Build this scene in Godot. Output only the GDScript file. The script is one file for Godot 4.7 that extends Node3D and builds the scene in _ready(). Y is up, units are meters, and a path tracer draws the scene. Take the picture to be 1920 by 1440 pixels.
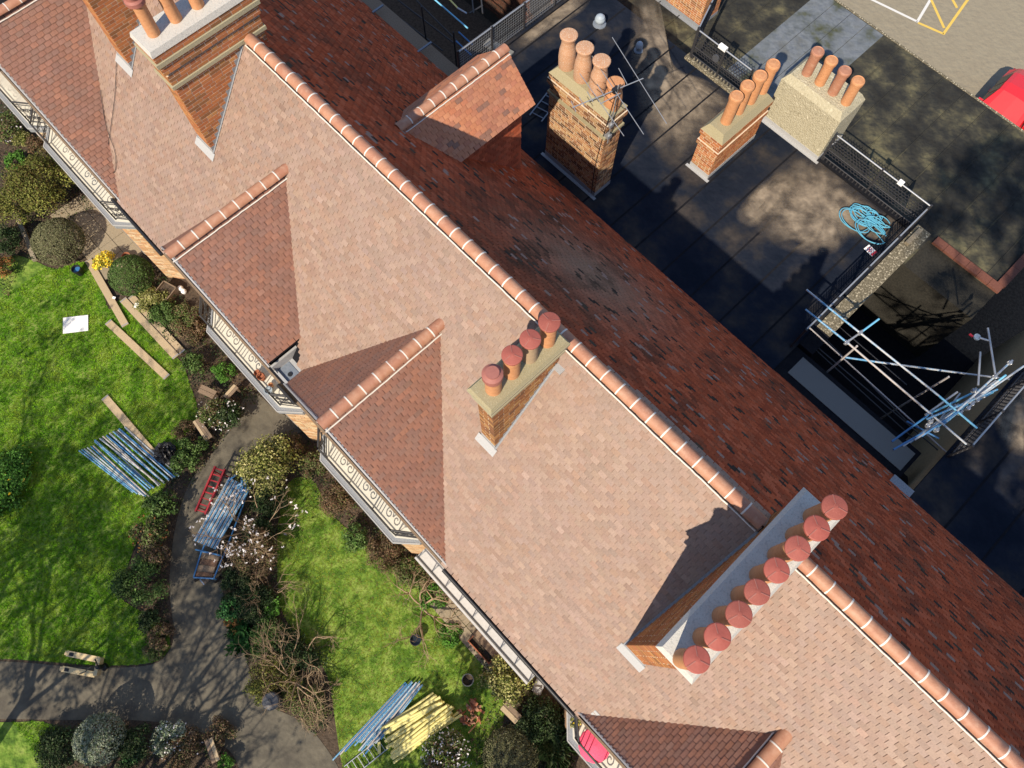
extends Node3D

var rng := RandomNumberGenerator.new()
var M := {}
var used := {}
var noise := FastNoiseLite.new()
const SUN_DIR := Vector3(-0.245, -0.660, -0.710)
const PITCH := 50.0
const RIDGE := Vector3(0, 10.7, -3.78)

func _ready():
	rng.seed = 7
	noise.seed = 11
	noise.frequency = 0.25
	var cam := Camera3D.new()
	cam.name = "camera"
	add_child(cam)
	cam.transform = Transform3D(Basis(Vector3(0.688355, -0.000000, -0.725374), Vector3(-0.683768, 0.333807, -0.648872), Vector3(0.242135, 0.942641, 0.229777)), Vector3(0, 21.5, 0))
	cam.fov = 55.1738
	cam.near = 0.1
	cam.far = 600.0
	cam.current = true
	var env := Environment.new()
	var sky := Sky.new()
	var sm := ProceduralSkyMaterial.new()
	sm.sky_top_color = Color(0.52, 0.62, 0.78)
	sm.sky_horizon_color = Color(0.78, 0.80, 0.83)
	sm.sky_curve = 0.12
	sm.ground_bottom_color = Color(0.2, 0.19, 0.17)
	sm.ground_horizon_color = Color(0.45, 0.5, 0.55)
	sky.sky_material = sm
	env.background_mode = Environment.BG_SKY
	env.sky = sky
	env.background_energy_multiplier = 0.82
	env.tonemap_mode = Environment.TONE_MAPPER_LINEAR
	env.tonemap_exposure = 1.28
	env.sdfgi_enabled = true
	env.ssao_enabled = true
	env.ssil_enabled = true
	var we := WorldEnvironment.new()
	we.name = "world_environment"
	we.environment = env
	add_child(we)
	var sun := DirectionalLight3D.new()
	sun.name = "sun"
	add_child(sun)
	sun.look_at_from_position(Vector3.ZERO, SUN_DIR, Vector3.UP)
	sun.light_color = Color(1.0, 0.94, 0.85)
	sun.light_energy = 1.6
	sun.light_angular_distance = 0.5
	sun.shadow_enabled = true
	_materials()
	_ground()
	_main_house()
	_rear_block()
	_yard_buildings()
	_roof_things()
	_scaffold()
	_car_park()
	_garden_plants()
	_garden_things()
	_grass()
	_bed_cover()
	_off_frame_trees()

# ---------------------------------------------------------------- helpers
func L(r: float, g: float, b: float) -> Color:
	return Color(r, g, b).linear_to_srgb()

func name_for(s: String) -> String:
	used[s] = used.get(s, -1) + 1
	return s if used[s] == 0 else "%s_%03d" % [s, used[s]]

func metas(o: Node, label: String, cat: String, group := "", kind := ""):
	if label: o.set_meta("label", label)
	if cat: o.set_meta("category", cat)
	if group: o.set_meta("group", group)
	if kind: o.set_meta("kind", kind)

func thing(called: String, label: String, cat: String, at := Vector3.ZERO, group := "", turn := 0.0) -> Node3D:
	var o := Node3D.new()
	o.name = name_for(called)
	add_child(o)
	o.position = at
	o.rotation.y = turn
	metas(o, label, cat, group)
	return o

func child_name(parent: Node, s: String) -> String:
	var c = parent.get_meta("names", {})
	c[s] = c.get(s, -1) + 1
	parent.set_meta("names", c)
	return s if c[s] == 0 else "%s_%03d" % [s, c[s]]

func part(called: String, mesh: Mesh, m: Material, parent: Node, at := Vector3.ZERO, label := "", kind := "") -> MeshInstance3D:
	var o := MeshInstance3D.new()
	o.mesh = mesh
	o.material_override = m
	o.name = child_name(parent, called)
	parent.add_child(o)
	o.position = at
	if label: o.set_meta("label", label)
	if kind: o.set_meta("kind", kind)
	return o

func group_part(called: String, parent: Node, label := "") -> Node3D:
	var o := Node3D.new()
	o.name = child_name(parent, called)
	parent.add_child(o)
	if label: o.set_meta("label", label)
	return o

func struct(called: String, mesh: Mesh, m: Material) -> MeshInstance3D:
	var o := MeshInstance3D.new()
	o.mesh = mesh
	o.material_override = m
	o.name = name_for(called)
	add_child(o)
	o.set_meta("kind", "structure")
	return o

func multi(called: String, mesh: Mesh, m: Material, parent: Node, items: Array) -> MultiMeshInstance3D:
	var mm := MultiMesh.new()
	mm.transform_format = MultiMesh.TRANSFORM_3D
	mm.use_colors = true
	mm.mesh = mesh
	mm.instance_count = items.size()
	for i in items.size():
		mm.set_instance_transform(i, items[i][0])
		mm.set_instance_color(i, items[i][1])
	var o := MultiMeshInstance3D.new()
	o.multimesh = mm
	o.material_override = m
	if parent == self:
		o.name = name_for(called)
	else:
		o.name = child_name(parent, called)
	parent.add_child(o)
	o.set_meta("kind", "stuff")
	return o

class Builder:
	var st := SurfaceTool.new()
	func _init():
		st.begin(Mesh.PRIMITIVE_TRIANGLES)
	func tri(a: Vector3, b: Vector3, c: Vector3, na: Vector3, nb: Vector3, nc: Vector3):
		st.set_normal(na); st.add_vertex(a)
		st.set_normal(nb); st.add_vertex(b)
		st.set_normal(nc); st.add_vertex(c)
	# a flat convex face whose outside lies away from ctr
	func face(p: Array, ctr: Vector3):
		var n: Vector3 = (p[2] - p[0]).cross(p[1] - p[0]).normalized()
		var mid := Vector3.ZERO
		for q in p: mid += q
		mid /= p.size()
		var pts := p
		if n.dot(mid - ctr) < 0:
			n = -n
			pts = p.duplicate()
			pts.reverse()
		for i in range(1, pts.size() - 1):
			tri(pts[0], pts[i], pts[i + 1], n, n, n)
	func box(t: Transform3D, s: Vector3):
		var h := s * 0.5
		var c := []
		for x in [-1, 1]:
			for y in [-1, 1]:
				for z in [-1, 1]:
					c.append(t * Vector3(x * h.x, y * h.y, z * h.z))
		for f in [[0, 1, 3, 2], [4, 6, 7, 5], [0, 4, 5, 1], [2, 3, 7, 6], [0, 2, 6, 4], [1, 5, 7, 3]]:
			face([c[f[0]], c[f[1]], c[f[2]], c[f[3]]], t.origin)
	func bx(a: Vector3, b: Vector3):
		box(Transform3D(Basis(), (a + b) * 0.5), (b - a).abs())
	# a board between two points, w wide (roughly level), t thick
	func board(a: Vector3, b: Vector3, w: float, t: float):
		var d := b - a
		var z := d.normalized()
		var x := Vector3.UP.cross(z)
		if x.length() < 0.01: x = Vector3.RIGHT
		x = x.normalized()
		box(Transform3D(Basis(x, z.cross(x), z), (a + b) * 0.5), Vector3(w, t, d.length()))
	func tube(p: Array, r: float, n := 6, r1 := -1.0, caps := true):
		if r1 < 0: r1 = r
		var rings := []
		var side := Vector3.ZERO
		for i in p.size():
			var d: Vector3 = (p[min(i + 1, p.size() - 1)] - p[max(i - 1, 0)]).normalized()
			if side == Vector3.ZERO:
				side = d.cross(Vector3.UP if absf(d.y) < 0.9 else Vector3.RIGHT).normalized()
			side = (side - d * side.dot(d)).normalized()
			var up := d.cross(side)
			var rr: float = lerpf(r, r1, float(i) / maxf(1, p.size() - 1))
			var ring := []
			for k in n:
				var a := TAU * k / n
				var nn := side * cos(a) + up * sin(a)
				ring.append([p[i] + nn * rr, nn])
			rings.append(ring)
		for i in rings.size() - 1:
			for k in n:
				var a = rings[i][k]; var b = rings[i][(k + 1) % n]
				var c = rings[i + 1][(k + 1) % n]; var d = rings[i + 1][k]
				tri(a[0], c[0], b[0], a[1], c[1], b[1])
				tri(a[0], d[0], c[0], a[1], d[1], c[1])
		if caps:
			for e in [0, rings.size() - 1]:
				var pts := []
				for q in rings[e]: pts.append(q[0])
				var inner = p[1] if e == 0 else p[p.size() - 2]
				face(pts, inner)
	# profile of (radius, height) from bottom to top
	func lathe(at: Vector3, prof: Array, n := 16, a0 := 0.0, a1 := TAU):
		for i in prof.size() - 1:
			var p: Vector2 = prof[i]; var q: Vector2 = prof[i + 1]
			var t := (q - p).normalized()
			for k in n:
				var u0 := lerpf(a0, a1, float(k) / n); var u1 := lerpf(a0, a1, float(k + 1) / n)
				var d0 := Vector3(cos(u0), 0, sin(u0)); var d1 := Vector3(cos(u1), 0, sin(u1))
				var n0 := d0 * t.y - Vector3.UP * t.x; var n1 := d1 * t.y - Vector3.UP * t.x
				var A := at + d0 * p.x + Vector3.UP * p.y; var B := at + d1 * p.x + Vector3.UP * p.y
				var C := at + d1 * q.x + Vector3.UP * q.y; var D := at + d0 * q.x + Vector3.UP * q.y
				tri(A, B, C, n0, n1, n1)
				tri(A, C, D, n0, n1, n0)
	# polygon (x, z) between heights
	func prism(poly: Array, y0: float, y1: float):
		var pv := PackedVector2Array(poly)
		var idx := Geometry2D.triangulate_polygon(pv)
		for y in [y0, y1]:
			for i in range(0, idx.size(), 3):
				var a := Vector3(pv[idx[i]].x, y, pv[idx[i]].y)
				var b := Vector3(pv[idx[i + 1]].x, y, pv[idx[i + 1]].y)
				var c := Vector3(pv[idx[i + 2]].x, y, pv[idx[i + 2]].y)
				face([a, b, c], (a + b + c) / 3.0 + Vector3.UP * (1.0 if y == y0 else -1.0))
		if y1 - y0 < 0.0001: return
		var cw := Geometry2D.is_polygon_clockwise(pv)
		for i in pv.size():
			var p := pv[i]; var q := pv[(i + 1) % pv.size()]
			var o := (q - p).orthogonal().normalized()
			var inside := (p + q) * 0.5 + (o if not cw else -o) * -0.01
			if not Geometry2D.is_point_in_polygon(inside, pv): inside = (p + q) * 0.5 + (o if not cw else -o) * 0.01
			face([Vector3(p.x, y0, p.y), Vector3(q.x, y0, q.y), Vector3(q.x, y1, q.y), Vector3(p.x, y1, p.y)], Vector3(inside.x, (y0 + y1) * 0.5, inside.y))
	func sheet(poly: Array, y: float):
		var pv := PackedVector2Array(poly)
		var idx := Geometry2D.triangulate_polygon(pv)
		for i in range(0, idx.size(), 3):
			var t := []
			for k in 3: t.append(Vector3(pv[idx[i + k]].x, y, pv[idx[i + k]].y))
			face(t, (t[0] + t[1] + t[2]) / 3.0 - Vector3.UP)
	func mesh() -> ArrayMesh:
		return st.commit()

func box_mesh(a: Vector3, b: Vector3) -> ArrayMesh:
	var q := Builder.new()
	q.bx(a, b)
	return q.mesh()

func tube_mesh(p: Array, r: float, n := 8, r1 := -1.0) -> ArrayMesh:
	var q := Builder.new()
	q.tube(p, r, n, r1)
	return q.mesh()

func rf(a: float, b: float) -> float:
	return rng.randf_range(a, b)

func pick(c: Array):
	return c[rng.randi() % c.size()]

func jit(c: Color, k: float) -> Color:
	var f := 1.0 + rf(-k, k)
	return Color(c.r * f, c.g * f * (1.0 + rf(-k, k) * 0.2), c.b * f * (1.0 + rf(-k, k) * 0.3))

func smooth_poly(poly: Array, step := 4) -> Array:
	var out := []
	var n := poly.size()
	for i in n:
		for k in step:
			out.append(poly[i].cubic_interpolate(poly[(i + 1) % n], poly[(i + n - 1) % n], poly[(i + 2) % n], float(k) / step))
	return out

# ---------------------------------------------------------------- materials
func tex(cols: Array, freq: float, oct := 5, size := 512, seed := 1, kind := FastNoiseLite.TYPE_SIMPLEX_SMOOTH, stops := []) -> NoiseTexture2D:
	var n := FastNoiseLite.new()
	n.noise_type = kind
	n.frequency = freq
	n.fractal_octaves = oct
	n.fractal_gain = 0.6
	n.seed = seed
	var t := NoiseTexture2D.new()
	t.width = size
	t.height = size
	t.seamless = true
	t.noise = n
	var g := Gradient.new()
	var off := PackedFloat32Array()
	var cc := PackedColorArray()
	for i in cols.size():
		off.append(stops[i] if stops else float(i) / maxf(1, cols.size() - 1))
		cc.append(cols[i].linear_to_srgb())
	g.offsets = off
	g.colors = cc
	t.color_ramp = g
	return t

var bump_fine: NoiseTexture2D
var bump_coarse: NoiseTexture2D
var grain: NoiseTexture2D

func bump(freq: float, strength: float, seed: int) -> NoiseTexture2D:
	var n := FastNoiseLite.new()
	n.frequency = freq
	n.fractal_octaves = 4
	n.seed = seed
	var t := NoiseTexture2D.new()
	t.width = 512
	t.height = 512
	t.seamless = true
	t.noise = n
	t.as_normal_map = true
	t.bump_strength = strength
	return t

# cols are linear base colours spread along a noise; scale is repeats per metre
func mat(key: String, cols: Array, rough := 0.85, scale := 0.5, freq := 0.02, bumpy := 0.0, stops := [], metal := 0.0, kind := FastNoiseLite.TYPE_SIMPLEX_SMOOTH) -> StandardMaterial3D:
	var m := StandardMaterial3D.new()
	m.resource_name = key
	m.roughness = rough
	m.metallic = metal
	if cols.size() == 1:
		m.albedo_color = cols[0].linear_to_srgb()
	else:
		m.albedo_texture = tex(cols, freq, 5, 512, hash(key) % 1000, kind, stops)
	m.uv1_triplanar = true
	m.uv1_world_triplanar = true
	m.uv1_scale = Vector3.ONE * scale
	if bumpy > 0.0:
		m.normal_enabled = true
		m.normal_texture = bump_fine
		m.normal_scale = bumpy
	M[key] = m
	return m

func tinted(key: String, rough := 0.85, scale := 2.0, spec := 0.5) -> StandardMaterial3D:
	var m := StandardMaterial3D.new()
	m.resource_name = key
	m.roughness = rough
	m.metallic_specular = spec
	m.vertex_color_use_as_albedo = true
	m.albedo_texture = grain
	m.uv1_triplanar = true
	m.uv1_world_triplanar = true
	m.uv1_scale = Vector3.ONE * scale
	m.normal_enabled = true
	m.normal_texture = bump_fine
	m.normal_scale = 0.5
	M[key] = m
	return m

func variant(key: String, base: String, c: Color) -> StandardMaterial3D:
	if M.has(key): return M[key]
	var m: StandardMaterial3D = M[base].duplicate()
	m.resource_name = key
	m.vertex_color_use_as_albedo = false
	m.albedo_color = c.linear_to_srgb()
	M[key] = m
	return m

func _materials():
	bump_fine = bump(0.06, 4.0, 3)
	grain = tex([Color(0.62, 0.62, 0.62), Color(0.9, 0.9, 0.9), Color(1, 1, 1)], 0.03, 6, 512, 5)
	tinted("tile_new", 0.62, 1.7, 0.5)
	tinted("tile_old", 0.9, 1.2, 0.12)
	tinted("brick", 0.9, 3.0, 0.2)
	var leaf := tinted("leaf", 0.6, 3.0, 0.3)
	leaf.normal_enabled = false
	leaf.backlight = Color(0.25, 0.3, 0.1)
	leaf.cull_mode = BaseMaterial3D.CULL_DISABLED
	var gm := tinted("grass_blade", 0.7, 1.0, 0.25)
	gm.normal_enabled = false
	gm.backlight = Color(0.25, 0.3, 0.08)
	gm.cull_mode = BaseMaterial3D.CULL_DISABLED
	mat("mortar", [Color(0.56, 0.47, 0.35), Color(0.72, 0.62, 0.48)], 0.95, 1.0, 0.03, 0.4)
	mat("mortar_white", [Color(0.62, 0.58, 0.52), Color(0.82, 0.79, 0.73)], 0.9, 2.0, 0.03, 0.5)
	mat("ridge_clay", [Color(0.36, 0.16, 0.095), Color(0.43, 0.215, 0.13), Color(0.48, 0.28, 0.19)], 0.6, 0.9, 0.012, 0.25)
	mat("ridge_clay_b", [Color(0.42, 0.20, 0.12), Color(0.38, 0.175, 0.11), Color(0.50, 0.31, 0.215)], 0.6, 0.7, 0.012, 0.25)
	mat("pot_clay", [Color(0.44, 0.19, 0.085), Color(0.54, 0.26, 0.12), Color(0.58, 0.31, 0.16)], 0.7, 1.5, 0.015, 0.3)
	mat("pot_buff", [Color(0.33, 0.24, 0.15), Color(0.45, 0.33, 0.21)], 0.8, 1.5, 0.02, 0.3)
	mat("pot_old", [Color(0.50, 0.44, 0.34), Color(0.50, 0.27, 0.15), Color(0.44, 0.20, 0.10), Color(0.62, 0.56, 0.46)], 0.9, 2.2, 0.03, 0.5, [0.0, 0.38, 0.58, 0.72])
	mat("cap_red", [Color(0.31, 0.075, 0.055), Color(0.38, 0.10, 0.075)], 0.65, 2.0, 0.02, 0.1)
	mat("cap_red_b", [Color(0.34, 0.10, 0.08), Color(0.27, 0.07, 0.05), Color(0.42, 0.14, 0.11)], 0.7, 2.5, 0.03, 0.2)
	mat("cap_red_c", [Color(0.26, 0.06, 0.045), Color(0.36, 0.10, 0.075), Color(0.20, 0.055, 0.045)], 0.7, 2.2, 0.03, 0.2)
	mat("cap_pink", [Color(0.30, 0.11, 0.09), Color(0.36, 0.14, 0.11)], 0.65, 2.0, 0.02, 0.1)
	mat("stone", [Color(0.30, 0.27, 0.17), Color(0.42, 0.38, 0.25), Color(0.36, 0.33, 0.22), Color(0.5, 0.46, 0.33)], 0.95, 1.6, 0.02, 0.7)
	mat("flaunching", [Color(0.36, 0.36, 0.34), Color(0.56, 0.55, 0.51), Color(0.45, 0.44, 0.41)], 0.9, 1.4, 0.02, 0.8)
	mat("flaunching_old", [Color(0.20, 0.17, 0.09), Color(0.40, 0.36, 0.24), Color(0.25, 0.21, 0.11), Color(0.52, 0.48, 0.34)], 0.95, 2.0, 0.03, 0.9, [0.1, 0.42, 0.58, 0.85])
	mat("render_old", [Color(0.28, 0.25, 0.165), Color(0.46, 0.425, 0.31), Color(0.36, 0.325, 0.22), Color(0.60, 0.56, 0.43)], 0.95, 0.5, 0.022, 1.0, [0.1, 0.42, 0.58, 0.85])
	mat("lead", [Color(0.16, 0.175, 0.20), Color(0.25, 0.265, 0.29), Color(0.33, 0.345, 0.36)], 0.6, 1.6, 0.03, 0.5)
	mat("lead_dark", [Color(0.14, 0.17, 0.21), Color(0.22, 0.25, 0.30)], 0.5, 1.0, 0.02, 0.3)
	mat("lead_bright", [Color(0.16, 0.17, 0.18), Color(0.50, 0.50, 0.50), Color(0.33, 0.34, 0.35), Color(0.44, 0.45, 0.46)], 0.6, 3.2, 0.04, 1.0)
	mat("felt", [Color(0.008, 0.012, 0.022), Color(0.013, 0.017, 0.028), Color(0.032, 0.030, 0.032), Color(0.058, 0.049, 0.044)], 0.85, 0.11, 0.010, 0.3, [0.2, 0.5, 0.75, 0.98])
	M["felt"].metallic_specular = 0.2
	mat("silt", [Color(0.15, 0.12, 0.09), Color(0.25, 0.20, 0.145), Color(0.36, 0.29, 0.21)], 0.95, 0.3, 0.012, 0.3, [0.2, 0.55, 0.9])  # brown silt with the sunlit tone of the roof painted in
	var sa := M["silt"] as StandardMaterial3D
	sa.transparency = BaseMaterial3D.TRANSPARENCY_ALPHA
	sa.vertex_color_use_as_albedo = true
	mat("felt_dark", [Color(0.008, 0.009, 0.013), Color(0.016, 0.016, 0.019)], 0.9, 0.4, 0.02, 0.3)
	M["felt_dark"].metallic_specular = 0.2
	mat("felt_grit", [Color(0.10, 0.10, 0.095), Color(0.26, 0.26, 0.25)], 0.95, 3.0, 0.2, 0.9)
	mat("mossy", [Color(0.010, 0.010, 0.009), Color(0.022, 0.022, 0.018), Color(0.045, 0.042, 0.028), Color(0.11, 0.10, 0.055)], 0.95, 0.09, 0.014, 0.8, [0.2, 0.45, 0.62, 0.85])  # moss colours, darkened so that shade on the roof is painted in
	mat("lead_roof", [Color(0.05, 0.055, 0.022), Color(0.10, 0.115, 0.125), Color(0.145, 0.165, 0.19), Color(0.11, 0.12, 0.125)], 0.85, 0.08, 0.016, 0.4, [0.18, 0.40, 0.6, 0.85])  # dark blue-grey, with shade painted into the lead colour
	mat("coping_lichen", [Color(0.10, 0.085, 0.055), Color(0.16, 0.14, 0.095), Color(0.19, 0.165, 0.115), Color(0.60, 0.54, 0.40)], 0.95, 1.1, 0.022, 0.8, [0.2, 0.5, 0.68, 0.76])
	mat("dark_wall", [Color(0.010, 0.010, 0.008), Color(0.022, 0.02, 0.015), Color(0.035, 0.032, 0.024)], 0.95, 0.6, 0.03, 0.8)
	mat("brown_wall", [Color(0.22, 0.165, 0.09), Color(0.36, 0.28, 0.16), Color(0.11, 0.09, 0.055)], 0.95, 0.8, 0.03, 0.8)
	mat("red_coping", [Color(0.13, 0.045, 0.03), Color(0.19, 0.075, 0.05)], 0.9, 1.0, 0.03, 0.6)
	mat("soil", [Color(0.035, 0.024, 0.016), Color(0.07, 0.05, 0.034), Color(0.11, 0.08, 0.055)], 0.98, 0.5, 0.03, 1.0)
	mat("lawn", [Color(0.05, 0.11, 0.008), Color(0.10, 0.19, 0.016), Color(0.17, 0.26, 0.035), Color(0.22, 0.29, 0.06)], 0.95, 0.22, 0.016, 0.8, [0.2, 0.42, 0.6, 0.85])
	mat("tarmac", [Color(0.062, 0.055, 0.045), Color(0.11, 0.098, 0.074), Color(0.155, 0.138, 0.102)], 0.92, 0.12, 0.02, 0.25)
	mat("car_park", [Color(0.235, 0.205, 0.15), Color(0.265, 0.235, 0.172)], 0.95, 0.12, 0.03, 0.3)
	mat("paving", [Color(0.24, 0.20, 0.14), Color(0.34, 0.29, 0.21)], 0.95, 0.9, 0.03, 0.5)
	mat("balcony_floor", [Color(0.56, 0.545, 0.48), Color(0.64, 0.625, 0.56)], 0.8, 1.2, 0.02, 0.2)
	mat("white_paint", [Color(0.46, 0.455, 0.45), Color(0.54, 0.535, 0.53)], 0.6, 1.0, 0.02, 0.1)
	mat("iron", [Color(0.022, 0.022, 0.026), Color(0.045, 0.045, 0.05)], 0.55, 2.0, 0.03, 0.2)
	mat("steel", [Color(0.34, 0.36, 0.38), Color(0.55, 0.57, 0.60)], 0.42, 2.0, 0.04, 0.2, [], 0.6)
	mat("tube_blue", [Color(0.06, 0.24, 0.46), Color(0.13, 0.36, 0.58), Color(0.36, 0.42, 0.48)], 0.5, 2.2, 0.012, 0.1, [0.3, 0.5, 0.66])
	mat("tube_grey", [Color(0.40, 0.42, 0.44), Color(0.52, 0.53, 0.54), Color(0.15, 0.34, 0.54)], 0.5, 1.8, 0.012, 0.1, [0.3, 0.58, 0.68])
	mat("tube_rust", [Color(0.36, 0.34, 0.33), Color(0.46, 0.44, 0.43), Color(0.30, 0.22, 0.18)], 0.55, 1.8, 0.02, 0.1)
	mat("blue_paint", [Color(0.03, 0.13, 0.32), Color(0.06, 0.22, 0.46)], 0.5, 2.0, 0.02, 0.1)
	mat("sky_blue", [Color(0.12, 0.42, 0.66), Color(0.22, 0.55, 0.76)], 0.5, 2.0, 0.02, 0.1)
	mat("yellow_paint", [Color(0.66, 0.56, 0.13), Color(0.78, 0.70, 0.24), Color(0.72, 0.66, 0.38)], 0.6, 1.5, 0.02, 0.2)
	mat("yellow_pale", [Color(0.68, 0.60, 0.20), Color(0.78, 0.72, 0.34)], 0.7, 1.5, 0.02, 0.2)
	mat("yellow_deep", [Color(0.62, 0.42, 0.05), Color(0.70, 0.54, 0.10)], 0.6, 1.5, 0.02, 0.2)
	mat("cream_paint", [Color(0.55, 0.42, 0.22), Color(0.66, 0.53, 0.31)], 0.55, 2.0, 0.02, 0.1)
	mat("red_paint", [Color(0.30, 0.02, 0.025), Color(0.40, 0.03, 0.035)], 0.45, 2.0, 0.02, 0.05)
	mat("plank", [Color(0.34, 0.25, 0.15), Color(0.46, 0.36, 0.23), Color(0.38, 0.30, 0.19)], 0.9, 0.9, 0.03, 0.4)
	mat("old_wood", [Color(0.17, 0.12, 0.08), Color(0.27, 0.20, 0.14)], 0.95, 1.2, 0.03, 0.5)
	mat("brown_board", [Color(0.10, 0.055, 0.035), Color(0.17, 0.10, 0.065)], 0.95, 1.2, 0.03, 0.4)
	mat("terracotta", [Color(0.30, 0.10, 0.05), Color(0.40, 0.15, 0.08)], 0.85, 2.0, 0.03, 0.3)
	mat("black_plastic", [Color(0.012, 0.012, 0.014), Color(0.022, 0.022, 0.026)], 0.45, 2.0, 0.03, 0.3)
	mat("grey_plastic", [Color(0.05, 0.055, 0.065), Color(0.09, 0.095, 0.11)], 0.5, 2.0, 0.03, 0.1)
	mat("bark", [Color(0.26, 0.18, 0.11), Color(0.42, 0.31, 0.20)], 0.95, 2.0, 0.03, 0.6)
	mat("bark_dark", [Color(0.06, 0.045, 0.03), Color(0.12, 0.09, 0.06)], 0.95, 2.0, 0.03, 0.6)
	mat("glass_dark", [Color(0.02, 0.025, 0.03)], 0.06)
	mat("car_red", [Color(0.62, 0.012, 0.016)], 0.28)
	M["car_red"].clearcoat_enabled = true
	mat("line_white", [Color(0.55, 0.55, 0.54), Color(0.72, 0.72, 0.70)], 0.85, 1.5, 0.05)
	mat("line_yellow", [Color(0.58, 0.40, 0.07), Color(0.70, 0.50, 0.12)], 0.85, 1.5, 0.05)
	mat("paper", [Color(0.78, 0.79, 0.80), Color(0.84, 0.84, 0.84)], 0.8, 1.0, 0.02, 0.1)
	mat("rope_blue", [Color(0.06, 0.30, 0.46), Color(0.14, 0.44, 0.60)], 0.7, 3.0, 0.03, 0.2)
	mat("pink", [Color(0.80, 0.06, 0.14), Color(0.85, 0.12, 0.22)], 0.8, 2.0, 0.02, 0.1)
	mat("sign_red", [Color(0.55, 0.03, 0.05)], 0.6)
	mat("ink", [Color(0.03, 0.03, 0.08)], 0.7)
	mat("blossom", [Color(0.80, 0.76, 0.76), Color(0.85, 0.82, 0.82)], 0.8, 2.0, 0.02)
	mat("dome", [Color(0.30, 0.36, 0.42), Color(0.40, 0.46, 0.52)], 0.35, 2.0, 0.02)

# ---------------------------------------------------------------- setting
# a thin film that fades out at its rim
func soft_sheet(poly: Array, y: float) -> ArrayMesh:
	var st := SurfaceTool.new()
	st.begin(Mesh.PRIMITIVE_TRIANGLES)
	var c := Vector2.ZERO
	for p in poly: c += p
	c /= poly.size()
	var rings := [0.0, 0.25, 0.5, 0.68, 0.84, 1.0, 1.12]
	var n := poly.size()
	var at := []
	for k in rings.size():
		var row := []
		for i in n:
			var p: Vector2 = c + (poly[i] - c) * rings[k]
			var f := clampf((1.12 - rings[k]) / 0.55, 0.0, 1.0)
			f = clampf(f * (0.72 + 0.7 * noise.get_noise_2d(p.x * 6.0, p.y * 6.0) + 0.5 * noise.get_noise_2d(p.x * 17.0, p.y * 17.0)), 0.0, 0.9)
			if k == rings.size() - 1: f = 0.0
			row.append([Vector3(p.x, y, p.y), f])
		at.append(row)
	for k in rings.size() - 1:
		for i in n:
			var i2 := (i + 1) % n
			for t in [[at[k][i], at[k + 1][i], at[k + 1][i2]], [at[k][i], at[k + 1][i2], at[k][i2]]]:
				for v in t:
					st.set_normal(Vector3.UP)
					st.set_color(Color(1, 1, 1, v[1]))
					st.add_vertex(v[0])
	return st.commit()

func sheet_mesh(poly: Array, y: float) -> ArrayMesh:
	var q := Builder.new()
	q.sheet(poly, y)
	return q.mesh()

var NEVER := func(_p): return false
var lawn_polys := []
var path_poly := []

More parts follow.
